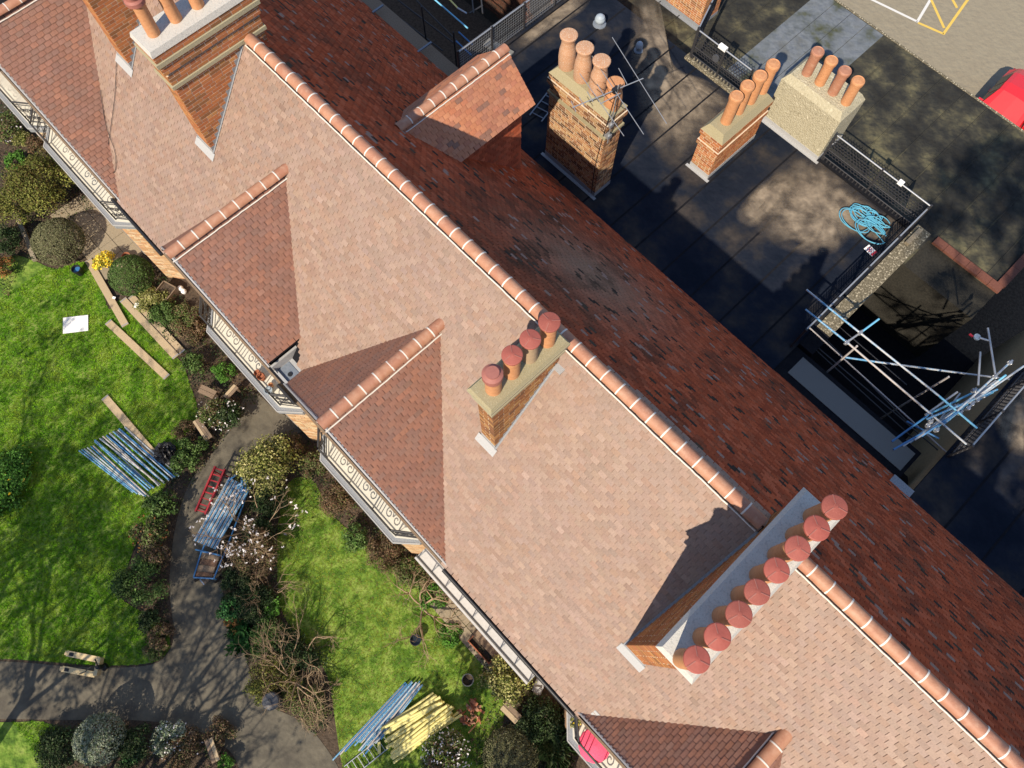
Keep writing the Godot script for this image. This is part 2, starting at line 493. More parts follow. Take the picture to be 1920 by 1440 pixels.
func _ground():
	struct("ground", sheet_mesh([Vector2(-150, -150), Vector2(150, -150), Vector2(150, 150), Vector2(-150, 150)], 0.0), M.soil)
	var l1 := smooth_poly([Vector2(-23.32, 10.36), Vector2(-20.22, 4.87), Vector2(-20.19, 3.70), Vector2(-19.46, 3.21), Vector2(-18.73, 2.87), Vector2(-18.29, 2.03), Vector2(-17.31, 2.09), Vector2(-16.30, 2.41), Vector2(-16.15, 1.87), Vector2(-14.24, 1.86), Vector2(-13.17, 1.79), Vector2(-12.40, 2.01), Vector2(-11.60, 2.30), Vector2(-11.16, 2.69), Vector2(-10.91, 3.28), Vector2(-10.55, 3.97), Vector2(-10.14, 4.59), Vector2(-9.75, 5.09), Vector2(-9.55, 5.78), Vector2(-9.08, 6.49), Vector2(-8.59, 7.14), Vector2(-7.67, 6.90), Vector2(-6.89, 6.69), Vector2(-6.42, 6.91), Vector2(-6.42, 7.43), Vector2(-7.23, 8.41), Vector2(-8.42, 9.52), Vector2(-10.03, 11.05), Vector2(-13.81, 14.80)])
	var l2 := smooth_poly([Vector2(-7.82, 1.68), Vector2(-7.42, 1.14), Vector2(-6.29, 1.34), Vector2(-5.38, 1.28), Vector2(-4.55, 1.17), Vector2(-3.74, 0.96), Vector2(-2.72, 0.74), Vector2(-2.25, 0.46), Vector2(-0.38, 0.55), Vector2(-0.03, 1.07), Vector2(0.95, 1.20), Vector2(1.56, 2.06), Vector2(1.91, 2.96), Vector2(2.13, 5.00), Vector2(1.11, 6.08), Vector2(-0.72, 5.37), Vector2(-1.87, 4.74), Vector2(-2.77, 4.24), Vector2(-3.56, 4.09), Vector2(-4.48, 4.15), Vector2(-5.28, 3.97), Vector2(-6.15, 3.40), Vector2(-7.10, 2.63)])
	var l3 := smooth_poly([Vector2(-12.15, 15.57), Vector2(-7.98, 11.26), Vector2(-7.32, 10.52), Vector2(-6.73, 10.24), Vector2(-6.46, 10.69), Vector2(-6.02, 11.32), Vector2(-5.12, 12.64), Vector2(-9.20, 16.95)])
	lawn_polys = [l1, l2, l3]
	for l in lawn_polys:
		struct("lawn", sheet_mesh(l, 0.012), M.lawn)
	path_poly = smooth_poly([Vector2(-10.89, 0.80), Vector2(-9.82, 0.59), Vector2(-8.82, 0.24), Vector2(-8.98, 0.93), Vector2(-9.24, 1.60), Vector2(-9.23, 2.40), Vector2(-8.82, 3.09), Vector2(-8.01, 3.82), Vector2(-7.10, 4.61), Vector2(-6.09, 5.23), Vector2(-5.02, 5.44), Vector2(-3.98, 5.82), Vector2(-3.31, 5.78), Vector2(-2.46, 5.40), Vector2(-1.68, 5.33), Vector2(-0.76, 5.42), Vector2(0.75, 5.78), Vector2(1.17, 7.67), Vector2(-1.31, 7.95), Vector2(-2.71, 7.29), Vector2(-3.43, 7.28), Vector2(-4.47, 7.71), Vector2(-5.68, 8.75), Vector2(-6.85, 9.99), Vector2(-8.05, 11.22), Vector2(-10.97, 14.33), Vector2(-14.89, 18.47), Vector2(-16.42, 17.86), Vector2(-12.39, 13.62), Vector2(-9.33, 10.47), Vector2(-8.13, 9.36), Vector2(-7.13, 8.39), Vector2(-6.40, 7.50), Vector2(-6.36, 6.98), Vector2(-6.68, 6.58), Vector2(-7.78, 5.97), Vector2(-8.87, 5.06), Vector2(-9.63, 4.17), Vector2(-10.00, 3.40), Vector2(-10.12, 2.77), Vector2(-10.44, 1.94)])
	struct("garden_path", sheet_mesh(path_poly, 0.008), M.tarmac)
	# stone slabs beside the house, each one its own piece
	var slabs := group_structure("stone_terrace")
	for i in 6:
		for j in 3:
			var a := Vector3(-20.6 + i * 0.56, 0.0, 0.42 + j * 0.5)
			var t := 0.045 + rf(0, 0.012)
			var q := Builder.new()
			q.bx(a + Vector3(0.008, 0.004, 0.008), a + Vector3(0.552, t, 0.492))
			part("paving_slab", q.mesh(), M.paving, slabs)
	var slabs2 := group_structure("stone_paving")
	for i in 6:
		for j in 2:
			var a := Vector3(-2.6 + i * 0.46, 0.0, 0.24 + j * 0.36)
			
			var q := Builder.new()
			q.bx(a + Vector3(0.008, 0.004, 0.008), a + Vector3(0.452, 0.045 + rf(0, 0.012), 0.352))
			part("paving_slab", q.mesh(), M.paving, slabs2)
	# low stone edging of the bed on the left
	var edge := thing("stone_edging", "pale curved stone edging between lawn and dark clipped hedge", "edging")
	var pts := [Vector3(-21.288, 0.000, 2.720), Vector3(-20.827, 0.000, 2.833), Vector3(-20.370, 0.000, 2.945), Vector3(-19.884, 0.000, 3.077), Vector3(-19.438, 0.000, 3.187)]
	for i in pts.size() - 1:
		var q := Builder.new()
		q.board(pts[i] + Vector3(0, 0.06, 0), pts[i + 1] + Vector3(0, 0.06, 0), 0.14, 0.12)
		part("edging_stone", q.mesh(), M.paving, edge)

func group_structure(called: String) -> Node3D:
	var o := Node3D.new()
	o.name = name_for(called)
	add_child(o)
	o.set_meta("kind", "structure")
	return o

# ---------------------------------------------------------------- the house
var T50 := tan(deg_to_rad(50.0))
var GABLES := [[-16.55, 9.5, 9.0, 9.0], [-9.28, 9.5, 9.0, 1.86], [-4.78, 9.5, 2.26, 9.0], [3.92, 8.8, 9.0, 9.0]]
const GT := 1.17
var tile_box: ArrayMesh
var brick_box: ArrayMesh

func roof_y(z: float) -> float:
	return RIDGE.y - absf(z - RIDGE.z) * T50

func gable_y(x: float) -> float:
	var y := -100.0
	for g in GABLES: y = maxf(y, g[1] - absf(x - g[0]) * GT)
	return y

var NEW_PAL := [Color(0.350, 0.246, 0.194), Color(0.336, 0.230, 0.176), Color(0.317, 0.210, 0.159), Color(0.325, 0.221, 0.171), Color(0.304, 0.199, 0.151), Color(0.295, 0.205, 0.162), Color(0.341, 0.238, 0.185), Color(0.314, 0.218, 0.171), Color(0.331, 0.213, 0.156), Color(0.312, 0.221, 0.179)]
var GABLE_PAL := [Color(0.308, 0.149, 0.101), Color(0.293, 0.141, 0.096), Color(0.281, 0.145, 0.105), Color(0.266, 0.147, 0.110), Color(0.330, 0.153, 0.099), Color(0.296, 0.153, 0.110), Color(0.277, 0.133, 0.090)]
var OLD_PAL := [Color(0.484, 0.109, 0.047), Color(0.423, 0.098, 0.044), Color(0.529, 0.123, 0.054), Color(0.393, 0.109, 0.054), Color(0.559, 0.144, 0.068), Color(0.363, 0.083, 0.039)]
var ORANGE_PAL := [Color(0.500, 0.198, 0.101), Color(0.540, 0.232, 0.121), Color(0.470, 0.181, 0.098), Color(0.520, 0.215, 0.109), Color(0.490, 0.181, 0.090), Color(0.550, 0.241, 0.133), Color(0.460, 0.189, 0.109), Color(0.510, 0.206, 0.101), Color(0.500, 0.206, 0.109), Color(0.530, 0.215, 0.109), Color(0.270, 0.138, 0.094)]

# lays tiles on a plane: o eave corner, u along the courses, v up the slope
func tile_field(items: Array, o: Vector3, u: Vector3, v: Vector3, w: float, h: float, skip: Callable, pal: Array, style := "new", gauge := 0.1):
	var n := u.cross(v).normalized()
	if n.y < 0: n = -n
	var tw := 0.1655
	var rows := int(h / gauge)
	var tilt := Basis(u, 0.0)
	for k in rows:
		var s := k * gauge + 0.052
		var off := tw * 0.5 * (k % 2) + rf(-0.006, 0.006)
		for j in range(-1, int(w / tw) + 1):
			var a := j * tw + off + tw * 0.5
			var e0 := maxf(a - tw * 0.5, 0.0); var e1 := minf(a + tw * 0.5, w)
			if e1 - e0 < 0.025: continue
			var cut := (e1 - e0) / tw
			a = (e0 + e1) * 0.5
			var p := o + u * a + v * s
			if skip.call(p): continue
			# tail lifted on the course below, with a little scatter from tile to tile
			var lift := 0.018 + absf(rng.randfn(0.0, 0.0016))
			var x := u.rotated(n, rng.randfn(0.0, 0.006))
			var dn := (-v).rotated(u, rf(-0.01, 0.01))
			var ang := 0.132
			dn = (dn * cos(ang) + n * sin(ang)).normalized()
			x = (x - dn * x.dot(dn)).normalized()
			var y := dn.cross(x)
			if y.dot(n) < 0:
				x = -x
				y = dn.cross(x)
			var c: Color = pick(pal)
			var b := 1.0
			if style == "old":
				var q := noise.get_noise_3d(p.x * 3.0, p.y * 3.0, p.z * 3.0) + 0.5 * noise.get_noise_3d(p.x * 11.0, p.y * 11.0, p.z * 11.0)
				var streak := noise.get_noise_2d(p.x * 5.0, p.y * 0.8)
				var dark := clampf((q - 0.05 + streak * 0.6) * 1.1, 0.0, 0.6)
				# old damp band beside the dormer, paler greyish tiles further along
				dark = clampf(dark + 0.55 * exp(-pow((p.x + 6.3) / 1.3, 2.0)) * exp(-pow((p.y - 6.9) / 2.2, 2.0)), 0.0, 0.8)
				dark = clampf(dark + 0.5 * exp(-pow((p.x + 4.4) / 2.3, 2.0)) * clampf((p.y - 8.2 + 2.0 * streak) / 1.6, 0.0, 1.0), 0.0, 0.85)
				var pale := exp(-pow((p.x + 4.2) / 1.7, 2.0)) * exp(-pow((p.y - 7.8) / 1.7, 2.0))
				c = c.lerp(Color(0.32, 0.225, 0.155), clampf(pale * 0.85, 0.0, 0.85))
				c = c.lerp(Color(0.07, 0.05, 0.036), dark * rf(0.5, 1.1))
				if rng.randf() < 0.05: c = pick([Color(0.075, 0.055, 0.04), Color(0.10, 0.075, 0.055), Color(0.06, 0.048, 0.04)])
				elif rng.randf() < 0.03: c = Color(0.36, 0.24, 0.19)
			else:
				var q2 := noise.get_noise_2d(p.x * 2.0 + p.y, p.z * 2.0)
				c = c.lerp(Color(0.31, 0.22, 0.185) if style == "new" else Color(0.2, 0.11, 0.09), clampf(q2 * 0.9, 0.0, 0.3))
				if rng.randf() < 0.025: b = 1.13
				elif rng.randf() < 0.02: b = 0.87
			c = jit(c, 0.075 if style == "new" else 0.06) * b
			items.append([Transform3D(Basis(x * cut * (rf(0.95, 0.985) if rng.randf() < 0.6 else rf(0.915, 0.95)), y, dn), p - dn * 0.0275 + n * (lift - 0.006)), c, style])

func tile_mesh(len := 0.20) -> ArrayMesh:
	# a plain clay tile: slightly cambered, with chamfered sides
	var q := Builder.new()
	var w := 0.0815
	var t := 0.0078
	var l := len * 0.5
	var cam := 0.002
	var prof := [Vector2(-w, -t - cam), Vector2(-w, t - cam - 0.002), Vector2(-w + 0.004, t - cam), Vector2(0, t), Vector2(w - 0.004, t - cam), Vector2(w, t - cam - 0.002), Vector2(w, -t - cam)]
	for i in prof.size():
		var a: Vector2 = prof[i]; var b: Vector2 = prof[(i + 1) % prof.size()]
		q.face([Vector3(a.x, a.y, -l), Vector3(b.x, b.y, -l), Vector3(b.x, b.y, l), Vector3(a.x, a.y, l)], Vector3(0, -t, 0))
	var e := []
	for a in prof: e.append(Vector3(a.x, a.y, l))
	q.face(e, Vector3.ZERO)
	return q.mesh()

# the nearest tiles become parts of their own, the rest one mass on each roof
func commit_tiles(sets: Array, keep: int):
	var all := []
	for s in sets.size():
		for it in sets[s][1]:
			all.append([(it[0].origin - Vector3(0, 21.5, 0)).length_squared(), s, it])
	all.sort_custom(func(a, b): return a[0] < b[0])
	var own := {}
	for i in mini(keep, all.size()): own[all[i][2]] = true
	for s in sets:
		var rest := []
		for it in s[1]:
			if own.has(it):
				var key := "tile_new_v%d" % (rng.randi() % 14)
				if not M.has(key): variant(key, "tile_new", it[1])
				var o := part("roof_tile", tile_box, M[key], s[0])
				o.transform = it[0]
			else:
				rest.append(it)
		if rest: multi("roof_tiles", tile_box, M[s[2]], s[0], rest)

func plane_mesh(pts: Array) -> ArrayMesh:
	var q := Builder.new()
	var c := Vector3.ZERO
	for p in pts: c += p
	q.face(pts, c / pts.size() - Vector3.UP)
	return q.mesh()

func ridge_mesh(l: float, r: float) -> ArrayMesh:
	var q := Builder.new()
	var n := 10
	for side in [r, r - 0.016]:
		for k in n:
			var a0 := lerpf(-1.45, 1.45, float(k) / n); var a1 := lerpf(-1.45, 1.45, float(k + 1) / n)
			var d0 := Vector3(sin(a0), cos(a0), 0); var d1 := Vector3(sin(a1), cos(a1), 0)
			var A = d0 * side * Vector3(1, 0.82, 1); var B = d1 * side * Vector3(1, 0.82, 1)
			var h := Vector3(0, 0, l * 0.5)
			q.tri(A - h, B - h, B + h, d0, d1, d1)
			q.tri(A - h, B + h, A + h, d0, d1, d0)
	for z in [-l * 0.5, l * 0.5]:
		for k in n:
			var a0 := lerpf(-1.45, 1.45, float(k) / n); var a1 := lerpf(-1.45, 1.45, float(k + 1) / n)
			var d0 := Vector3(sin(a0), cos(a0), 0); var d1 := Vector3(sin(a1), cos(a1), 0)
			var zz := Vector3(0, 0, z)
			var fl := Vector3(1, 0.82, 1)
			q.face([d0 * r * fl + zz, d1 * r * fl + zz, d1 * (r - 0.016) * fl + zz, d0 * (r - 0.016) * fl + zz], Vector3.ZERO)
	return q.mesh()

var ridge_tile_box: ArrayMesh
var ridge_joint: ArrayMesh

func ridge(parent: Node, a: Vector3, b: Vector3, white_bed := true, r := 0.117):
	var d := b - a
	var n := int(round(d.length() / 0.318))
	var z := d.normalized()
	var x := Vector3.UP.cross(z).normalized()
	var bas := Basis(x, z.cross(x), z)
	var step := d.length() / n
	for i in n:
		var c := a + z * (i + 0.5) * step - Vector3(0, 0.035, 0)
		var o := part("ridge_tile", ridge_tile_box, M.ridge_clay if rng.randf() < 0.55 else M.ridge_clay_b, parent)
		o.transform = Transform3D(bas.rotated(Vector3.UP, rf(-0.006, 0.006)), c + Vector3(rf(-0.003, 0.003), 0.012 + rf(-0.005, 0.005), rf(-0.003, 0.003)))
		if i > 0:
			var j := part("ridge_joint", ridge_joint, M.mortar_white, parent)
			j.transform = Transform3D(bas, a + z * i * step - Vector3(0, 0.023, 0))
	if white_bed:
		for s in [-1, 1]:
			var q := Builder.new()
			var pts := []
			var m := n * 3
			for i in m + 1:
				pts.append(a + z * d.length() * i / m + x * s * (r + 0.004 + rf(-0.004, 0.004)) - Vector3(0, r * 0.96 + rf(-0.004, 0.004), 0))
			q.tube(pts, 0.015, 5)
			part("ridge_bedding", q.mesh(), M.mortar_white, parent)

# ---- brickwork
func brick_face(items: Array, c: Vector3, n: Vector3, w: float, y0: float, y1: float, pal: Array, bury: Callable, seed_off := 0):
	var u := Vector3.UP.cross(n)
	var rows := int(round((y1 - y0) / 0.075))
	if rows < 1: rows = 1
	var hh := (y1 - y0) / rows
	for k in rows:
		var y := y0 + (k + 0.5) * hh
		var a := -w * 0.5
		var header := (k + seed_off) % 4 == 3
		var first := true
		while a < w * 0.5 - 0.02:
			var l := 0.215
			if header: l = 0.105
			elif first and (k + seed_off) % 2 == 1: l = 0.105
			first = false
			if rng.randf() < 0.06: l = 0.105
			if a + l > w * 0.5 - 0.03: l = w * 0.5 - a
			var p := c + u * (a + l * 0.5)
			p.y = y
			a += l + 0.015
			if bury.call(p): continue
			var col: Color = jit(pick(pal), 0.14)
			var bas := Basis(u * l, Vector3.UP * (hh - 0.015) / 0.065, n)
			items.append([Transform3D(bas, p + n * (-0.0275 + rf(0.0, 0.003))), col, n])

func brick_mesh() -> ArrayMesh:
	var q := Builder.new()
	q.bx(Vector3(-0.5, -0.0325, -0.03), Vector3(0.5, 0.0325, 0.03))
	return q.mesh()

# a stack with bands: [y0, y1, overhang, "brick" or a material name]
func stack(house: Node, label: String, x0: float, x1: float, z0: float, z1: float, bands: Array, pal: Array, bury: Callable, core := "mortar") -> Array:
	var ch := group_part("chimney", house, label)
	var items := []
	for b in bands:
		var o: float = b[2]
		var X0: float = x0 - o; var X1: float = x1 + o; var Z0: float = z0 - o; var Z1: float = z1 + o
		if b[3] == "brick":
			part("brick_core", box_mesh(Vector3(X0 + 0.001, b[0], Z0 + 0.001), Vector3(X1 - 0.001, b[1] - 0.004, Z1 - 0.001)), M[core], ch)
			var cx := (X0 + X1) * 0.5; var cz := (Z0 + Z1) * 0.5
			brick_face(items, Vector3(cx, 0, Z1), Vector3(0, 0, 1), X1 - X0, b[0], b[1], pal, bury)
			brick_face(items, Vector3(cx, 0, Z0), Vector3(0, 0, -1), X1 - X0, b[0], b[1], pal, bury)
			brick_face(items, Vector3(X1, 0, cz), Vector3(1, 0, 0), Z1 - Z0 - 0.012, b[0], b[1], pal, bury, 1)
			brick_face(items, Vector3(X0, 0, cz), Vector3(-1, 0, 0), Z1 - Z0 - 0.012, b[0], b[1], pal, bury, 1)
		else:
			part("stone_band", box_mesh(Vector3(X0, b[0], Z0), Vector3(X1, b[1] - 0.003, Z1)), M[b[3]], ch)
	return [ch, items]

func commit_bricks(stacks: Array, keep: int):
	var all := []
	for s in stacks:
		for it in s[1]:
			var v: Vector3 = Vector3(0, 21.5, 0) - it[0].origin
			var face: float = it[2].dot(v.normalized())
			all.append([-face / v.length_squared() * it[0].basis.x.length(), it])
	all.sort_custom(func(a, b): return a[0] < b[0])
	var own := {}
	for i in mini(keep, all.size()): own[all[i][1]] = true
	for s in stacks:
		var rest := []
		var k := 0
		for it in s[1]:
			if own.has(it):
				var key := "brick_%s_%d" % [s[2], k % 10]
				k += 1
				if not M.has(key): variant(key, "brick", it[1])
				part("brick", brick_box, M[key], s[0]).transform = it[0]
			else:
				rest.append(it)
		if rest: multi("brickwork", brick_box, M.brick, s[0], rest)

# ---- chimney pots
func pot_mesh(kind: String, h: float, r: float) -> ArrayMesh:
	var q := Builder.new()
	match kind:
		"plain":
			q.lathe(Vector3.ZERO, [Vector2(r * 1.05, -0.05), Vector2(r, h * 0.9), Vector2(r * 1.14, h * 0.91), Vector2(r * 1.14, h * 0.97), Vector2(r * 1.05, h), Vector2(r * 0.8, h), Vector2(r * 0.8, h - 0.12)], 20)
		"ribbed":
			var p := []
			for i in 9:
				p.append(Vector2(r * (1.0 + 0.02 * (i % 2)), -0.05 + (h + 0.05) * i / 8.0))
			p.append_array([Vector2(r * 0.8, h), Vector2(r * 0.8, h - 0.15)])
			q.lathe(Vector3.ZERO, p, 20)
		"bottle":
			q.lathe(Vector3.ZERO, [Vector2(r * 0.95, -0.05), Vector2(r * 1.08, h * 0.15), Vector2(r * 1.12, h * 0.36), Vector2(r * 1.04, h * 0.56), Vector2(r * 0.86, h * 0.72), Vector2(r * 0.80, h * 0.84), Vector2(r * 0.86, h * 0.93), Vector2(r * 1.08, h * 0.945), Vector2(r * 1.1, h * 0.985), Vector2(r * 1.0, h), Vector2(0.001, h * 1.015)], 20)
		"capped":
			q.lathe(Vector3.ZERO, [Vector2(r, -0.05), Vector2(r * 0.97, h * 0.84), Vector2(r * 1.16, h * 0.86), Vector2(r * 1.2, h * 0.95), Vector2(r * 1.12, h * 0.985), Vector2(r * 0.98, h), Vector2(r * 0.9, h * 0.985), Vector2(r * 0.6, h * 0.99), Vector2(0.001, h)], 20)
	return q.mesh()

# clay hood in three sectors with open slots between
func hood_mesh(r: float) -> ArrayMesh:
	var q := Builder.new()
	for k in 3:
		var a0 := TAU * k / 3 + 0.035; var a1 := TAU * (k + 1) / 3 - 0.035
		q.lathe(Vector3.ZERO, [Vector2(r * 0.96, -0.045), Vector2(r, -0.03), Vector2(r, 0.0), Vector2(r * 0.93, 0.008), Vector2(r * 0.2, 0.034)], 8, a0, a1)
	q.lathe(Vector3.ZERO, [Vector2(r * 0.25, 0.03), Vector2(r * 0.2, 0.036), Vector2(0.001, 0.04)], 12)
	return q.mesh()

func hood_ribs(r: float) -> ArrayMesh:
	var q := Builder.new()
	for k in 3:
		var a := TAU * k / 3
		var d := Vector3(cos(a), 0, sin(a))
		q.board(d * r * 0.2 + Vector3(0, 0.033, 0), d * r * 0.97 + Vector3(0, 0.006, 0), 0.012, 0.02)
	return q.mesh()

func pot(ch: Node, at: Vector3, mesh: Mesh, m: Material, label := "") -> MeshInstance3D:
	var o := part("chimney_pot", mesh, m, ch, at, label)
	o.rotation = Vector3(rf(-0.02, 0.02), rf(0, TAU), rf(-0.02, 0.02))
	return o

func hood(ch: Node, at: Vector3, r: float, m: Material, turn: float):
	if m == M.cap_red: m = [M.cap_red, M.cap_red_b, M.cap_red_c][rng.randi() % 3]
	r *= rf(0.97, 1.04)
	at += Vector3(rf(-0.01, 0.01), rf(-0.02, 0.02), rf(-0.01, 0.01))
	var o := part("pot_hood", hood_mesh(r), m, ch, at)
	o.rotation = Vector3(rf(-0.05, 0.05), turn, rf(-0.05, 0.05))
	var s := part("hood_slot", hood_ribs(r), M.cap_pink, ch, at - Vector3(0, 0.003, 0))
	s.rotation = o.rotation
	# three small feet carry the hood above the pot
	var q := Builder.new()
	for k in 3:
		var d := Vector3(cos(TAU * (k + 0.5) / 3), 0, sin(TAU * (k + 0.5) / 3)) * r * 0.7
		q.bx(d + Vector3(-0.02, -0.11, -0.02), d + Vector3(0.02, 0.0, 0.02))
	part("hood_foot", q.mesh(), m, ch, at).rotation.y = turn

func flashing(ch: Node, x0: float, x1: float, zf: float, right: bool, zr: float):
	# lead apron below the front face, lying on the tiles
	var v := Vector3(0, sin(deg_to_rad(50)), -cos(deg_to_rad(50)))
	var n := Vector3(0, cos(deg_to_rad(50)), sin(deg_to_rad(50)))
	var p := Vector3((x0 + x1) * 0.5, roof_y(zf), zf)
	var q := Builder.new()
	q.box(Transform3D(Basis(Vector3.RIGHT, n, -v), p - v * 0.075 + n * 0.034), Vector3(x1 - x0 + 0.14, 0.006, 0.18))
	q.bx(Vector3(x0 - 0.01, p.y - 0.05, zf), Vector3(x1 + 0.01, p.y + 0.13, zf + 0.012))
	part("lead_apron", q.mesh(), M.lead_bright, ch)
	var s := Builder.new()
	var len := (zf - zr) / cos(deg_to_rad(50))
	for sx in ([x1] if right else [x0, x1]):
		var sg := 1.0 if sx == x1 else -1.0
		s.box(Transform3D(Basis(Vector3.RIGHT, n, -v), Vector3(sx + sg * 0.02, p.y, zf) + v * len * 0.5 + n * 0.034), Vector3(0.04, 0.006, len))
		var steps := int(len / 0.16)
		for i in steps:
			var c := Vector3(sx + sg * 0.006, p.y, zf) + v * (i + 0.5) * 0.16
			s.bx(c + Vector3(-0.003, -0.05, -0.06), c + Vector3(0.003, 0.12, 0.06))
	part("step_flashing", s.mesh(), M.lead, ch)

var BRICK_A := [Color(0.480, 0.191, 0.082), Color(0.431, 0.166, 0.073), Color(0.499, 0.214, 0.091), Color(0.372, 0.161, 0.077), Color(0.509, 0.263, 0.107), Color(0.450, 0.195, 0.095), Color(0.323, 0.156, 0.077), Color(0.490, 0.224, 0.091)]
var BRICK_B := [Color(0.36, 0.18, 0.08), Color(0.42, 0.22, 0.10), Color(0.30, 0.14, 0.07), Color(0.44, 0.27, 0.12), Color(0.22, 0.12, 0.07)]
var BRICK_D := [Color(0.40, 0.20, 0.09), Color(0.44, 0.24, 0.12), Color(0.34, 0.15, 0.07), Color(0.22, 0.11, 0.06), Color(0.46, 0.29, 0.15), Color(0.15, 0.085, 0.05)]
var BRICK_E := [Color(0.46, 0.18, 0.075), Color(0.42, 0.15, 0.06), Color(0.50, 0.22, 0.10), Color(0.34, 0.13, 0.06), Color(0.46, 0.25, 0.12)]
var BRICK_W := [Color(0.60, 0.40, 0.23), Color(0.64, 0.46, 0.28), Color(0.55, 0.33, 0.18), Color(0.66, 0.52, 0.34), Color(0.52, 0.31, 0.17)]

func _main_house():
	tile_box = tile_mesh()
	brick_box = brick_mesh()
	ridge_tile_box = ridge_mesh(0.300, 0.117)
	ridge_joint = ridge_mesh(0.026, 0.122)
	var h := thing("tiled_house", "long brick house with red clay tiled roof, gables, ridge and tall chimneys", "house")
	var c50 := cos(deg_to_rad(50)); var s50 := sin(deg_to_rad(50))
	var sets := []
	# front slope
	var front := group_part("roof", h, "broad sunlit front slope of new pinkish clay tiles")
	part("roof_deck", plane_mesh([Vector3(-22, 6.25, -0.05), Vector3(8, 6.25, -0.05), Vector3(8, 10.7, -3.78), Vector3(-22, 10.7, -3.78)]), M.felt_dark, front)
	var items := []
	tile_field(items, Vector3(-19, 6.25, -0.05), Vector3.RIGHT, Vector3(0, s50, -c50), 27.0, 5.76,
		func(p): return p.y < gable_y(p.x) - 0.12, NEW_PAL, "new")
	sets.append([front, items, "tile_new"])
	# rear slope
	var rear := group_part("roof", h, "shaded rear slope of old dark red lichened tiles")
	part("roof_deck", plane_mesh([Vector3(-22, 3.4, -9.9), Vector3(8, 3.4, -9.9), Vector3(8, 10.7, -3.78), Vector3(-22, 10.7, -3.78)]), M.felt_dark, rear)
	items = []
	tile_field(items, Vector3(8.5, 3.6, -9.74), Vector3.LEFT, Vector3(0, s50, c50), 27.5, 9.24,
		func(p): return (p.x > -12.3 and p.y < 4.25) or (absf(p.x + 8.82) < 0.62 and p.z < -5.7 and p.y > 5.9 and p.y < 8.9 - absf(p.x + 8.82)), OLD_PAL, "old")
	sets.append([rear, items, "tile_old"])
	# gables over the front
	var ga := atan(GT)
	for g in GABLES:
		var gn := group_part("roof", h, "small gable roof of darker red tiles above the eaves")
		var xg: float = g[0]; var yg: float = g[1]
		var hw := (yg - 6.22) / GT
		var zb := -0.05 - (yg - 6.25) / T50
		items = []
		for s in [-1, 1]:
			var o := Vector3(xg + s * hw, 6.22, -0.09)
			var u := Vector3(0, 0, -1)
			var v := Vector3(-s * cos(ga), sin(ga), 0)
			if s < 0:
				o = Vector3(xg + s * hw, 6.22, zb - 0.2)
				u = Vector3(0, 0, 1)
			tile_field(items, o, u, v, -zb + 0.11, hw / cos(ga) - 0.02, func(p): return roof_y(p.z) > p.y + 0.06 or p.x - xg > g[3] or xg - p.x > g[2], GABLE_PAL, "gable")
		var dk := Builder.new()
		for s in [-1, 1]:
			var e: float = minf(hw, g[3] if s > 0 else g[2])
			dk.face([Vector3(xg + s * e, yg - 0.03 - e * GT, -0.1), Vector3(xg, yg - 0.03, -0.1), Vector3(xg, yg - 0.03, zb), Vector3(xg + s * e, yg - 0.03 - e * GT, zb + e * GT / T50)], Vector3(xg, 6, -1))
		part("roof_deck", dk.mesh(), M.felt_dark, gn)
		sets.append([gn, items, "tile_new"])
		ridge(h, Vector3(xg, yg + 0.03, -0.04), Vector3(xg, yg + 0.03, zb - 0.08))
		for s in [-1, 1]:
			var q := Builder.new()
			var e: float = minf(hw, g[3] if s > 0 else g[2])
			q.board(Vector3(xg + s * e, yg - 0.06 - e * GT, -0.075), Vector3(xg, yg - 0.06, -0.075), 0.03, 0.16)
			part("bargeboard", q.mesh(), M.white_paint, h)
			var vq := Builder.new()
			vq.board(Vector3(xg + s * e, yg + 0.012 - e * GT, -0.10), Vector3(xg, yg + 0.012, -0.10), 0.03, 0.03)
			part("verge_mortar", vq.mesh(), M.mortar_white, h)
		var wq := Builder.new()
		wq.face([Vector3(xg - hw + 0.15, 6.1, -0.12), Vector3(xg + hw - 0.15, 6.1, -0.12), Vector3(xg, yg - 0.22, -0.12)], Vector3(xg, 6.5, -1))
		part("gable_wall", wq.mesh(), M.mortar, h)
	# dormer on the rear slope
	var dn := group_part("roof", h, "orange tiled gable roof of the rear dormer")
	items = []
	for s in [-1, 1]:
		var o := Vector3(-8.82 + s * 0.92, 8.14, -8.2)
		var u := Vector3(0, 0, 1)
		if s < 0:
			o = Vector3(-8.82 + s * 0.92, 8.14, -5.0)
			u = Vector3(0, 0, -1)
		tile_field(items, o, u, Vector3(-s * 0.7071, 0.7071, 0), 3.2, 1.28, func(p): return roof_y(p.z) > p.y + 0.05, ORANGE_PAL, "gable")
	sets.append([dn, items, "tile_new"])
	var dk2 := Builder.new()
	for s in [-1, 1]:
		dk2.face([Vector3(-8.82 + s * 0.92, 8.12, -8.2), Vector3(-8.82, 9.03, -8.2), Vector3(-8.82, 9.03, -5.1), Vector3(-8.82 + s * 0.92, 8.12, -5.1)], Vector3(-8.82, 7, -7))
	part("roof_deck", dk2.mesh(), M.felt_dark, dn)
	ridge(h, Vector3(-8.82, 9.09, -5.15), Vector3(-8.82, 9.09, -8.2))
	# cheeks and front of the dormer, hung with tiles
	var cheek := Builder.new()
	cheek.bx(Vector3(-9.5, 4.6, -8.0), Vector3(-8.14, 8.15, -5.7))
	cheek.face([Vector3(-9.5, 8.15, -8.0), Vector3(-8.14, 8.15, -8.0), Vector3(-8.82, 8.95, -8.0)], Vector3(-8.82, 8.3, -7))
	part("dormer_cheek", cheek.mesh(), M.felt_dark, h)
	items = []
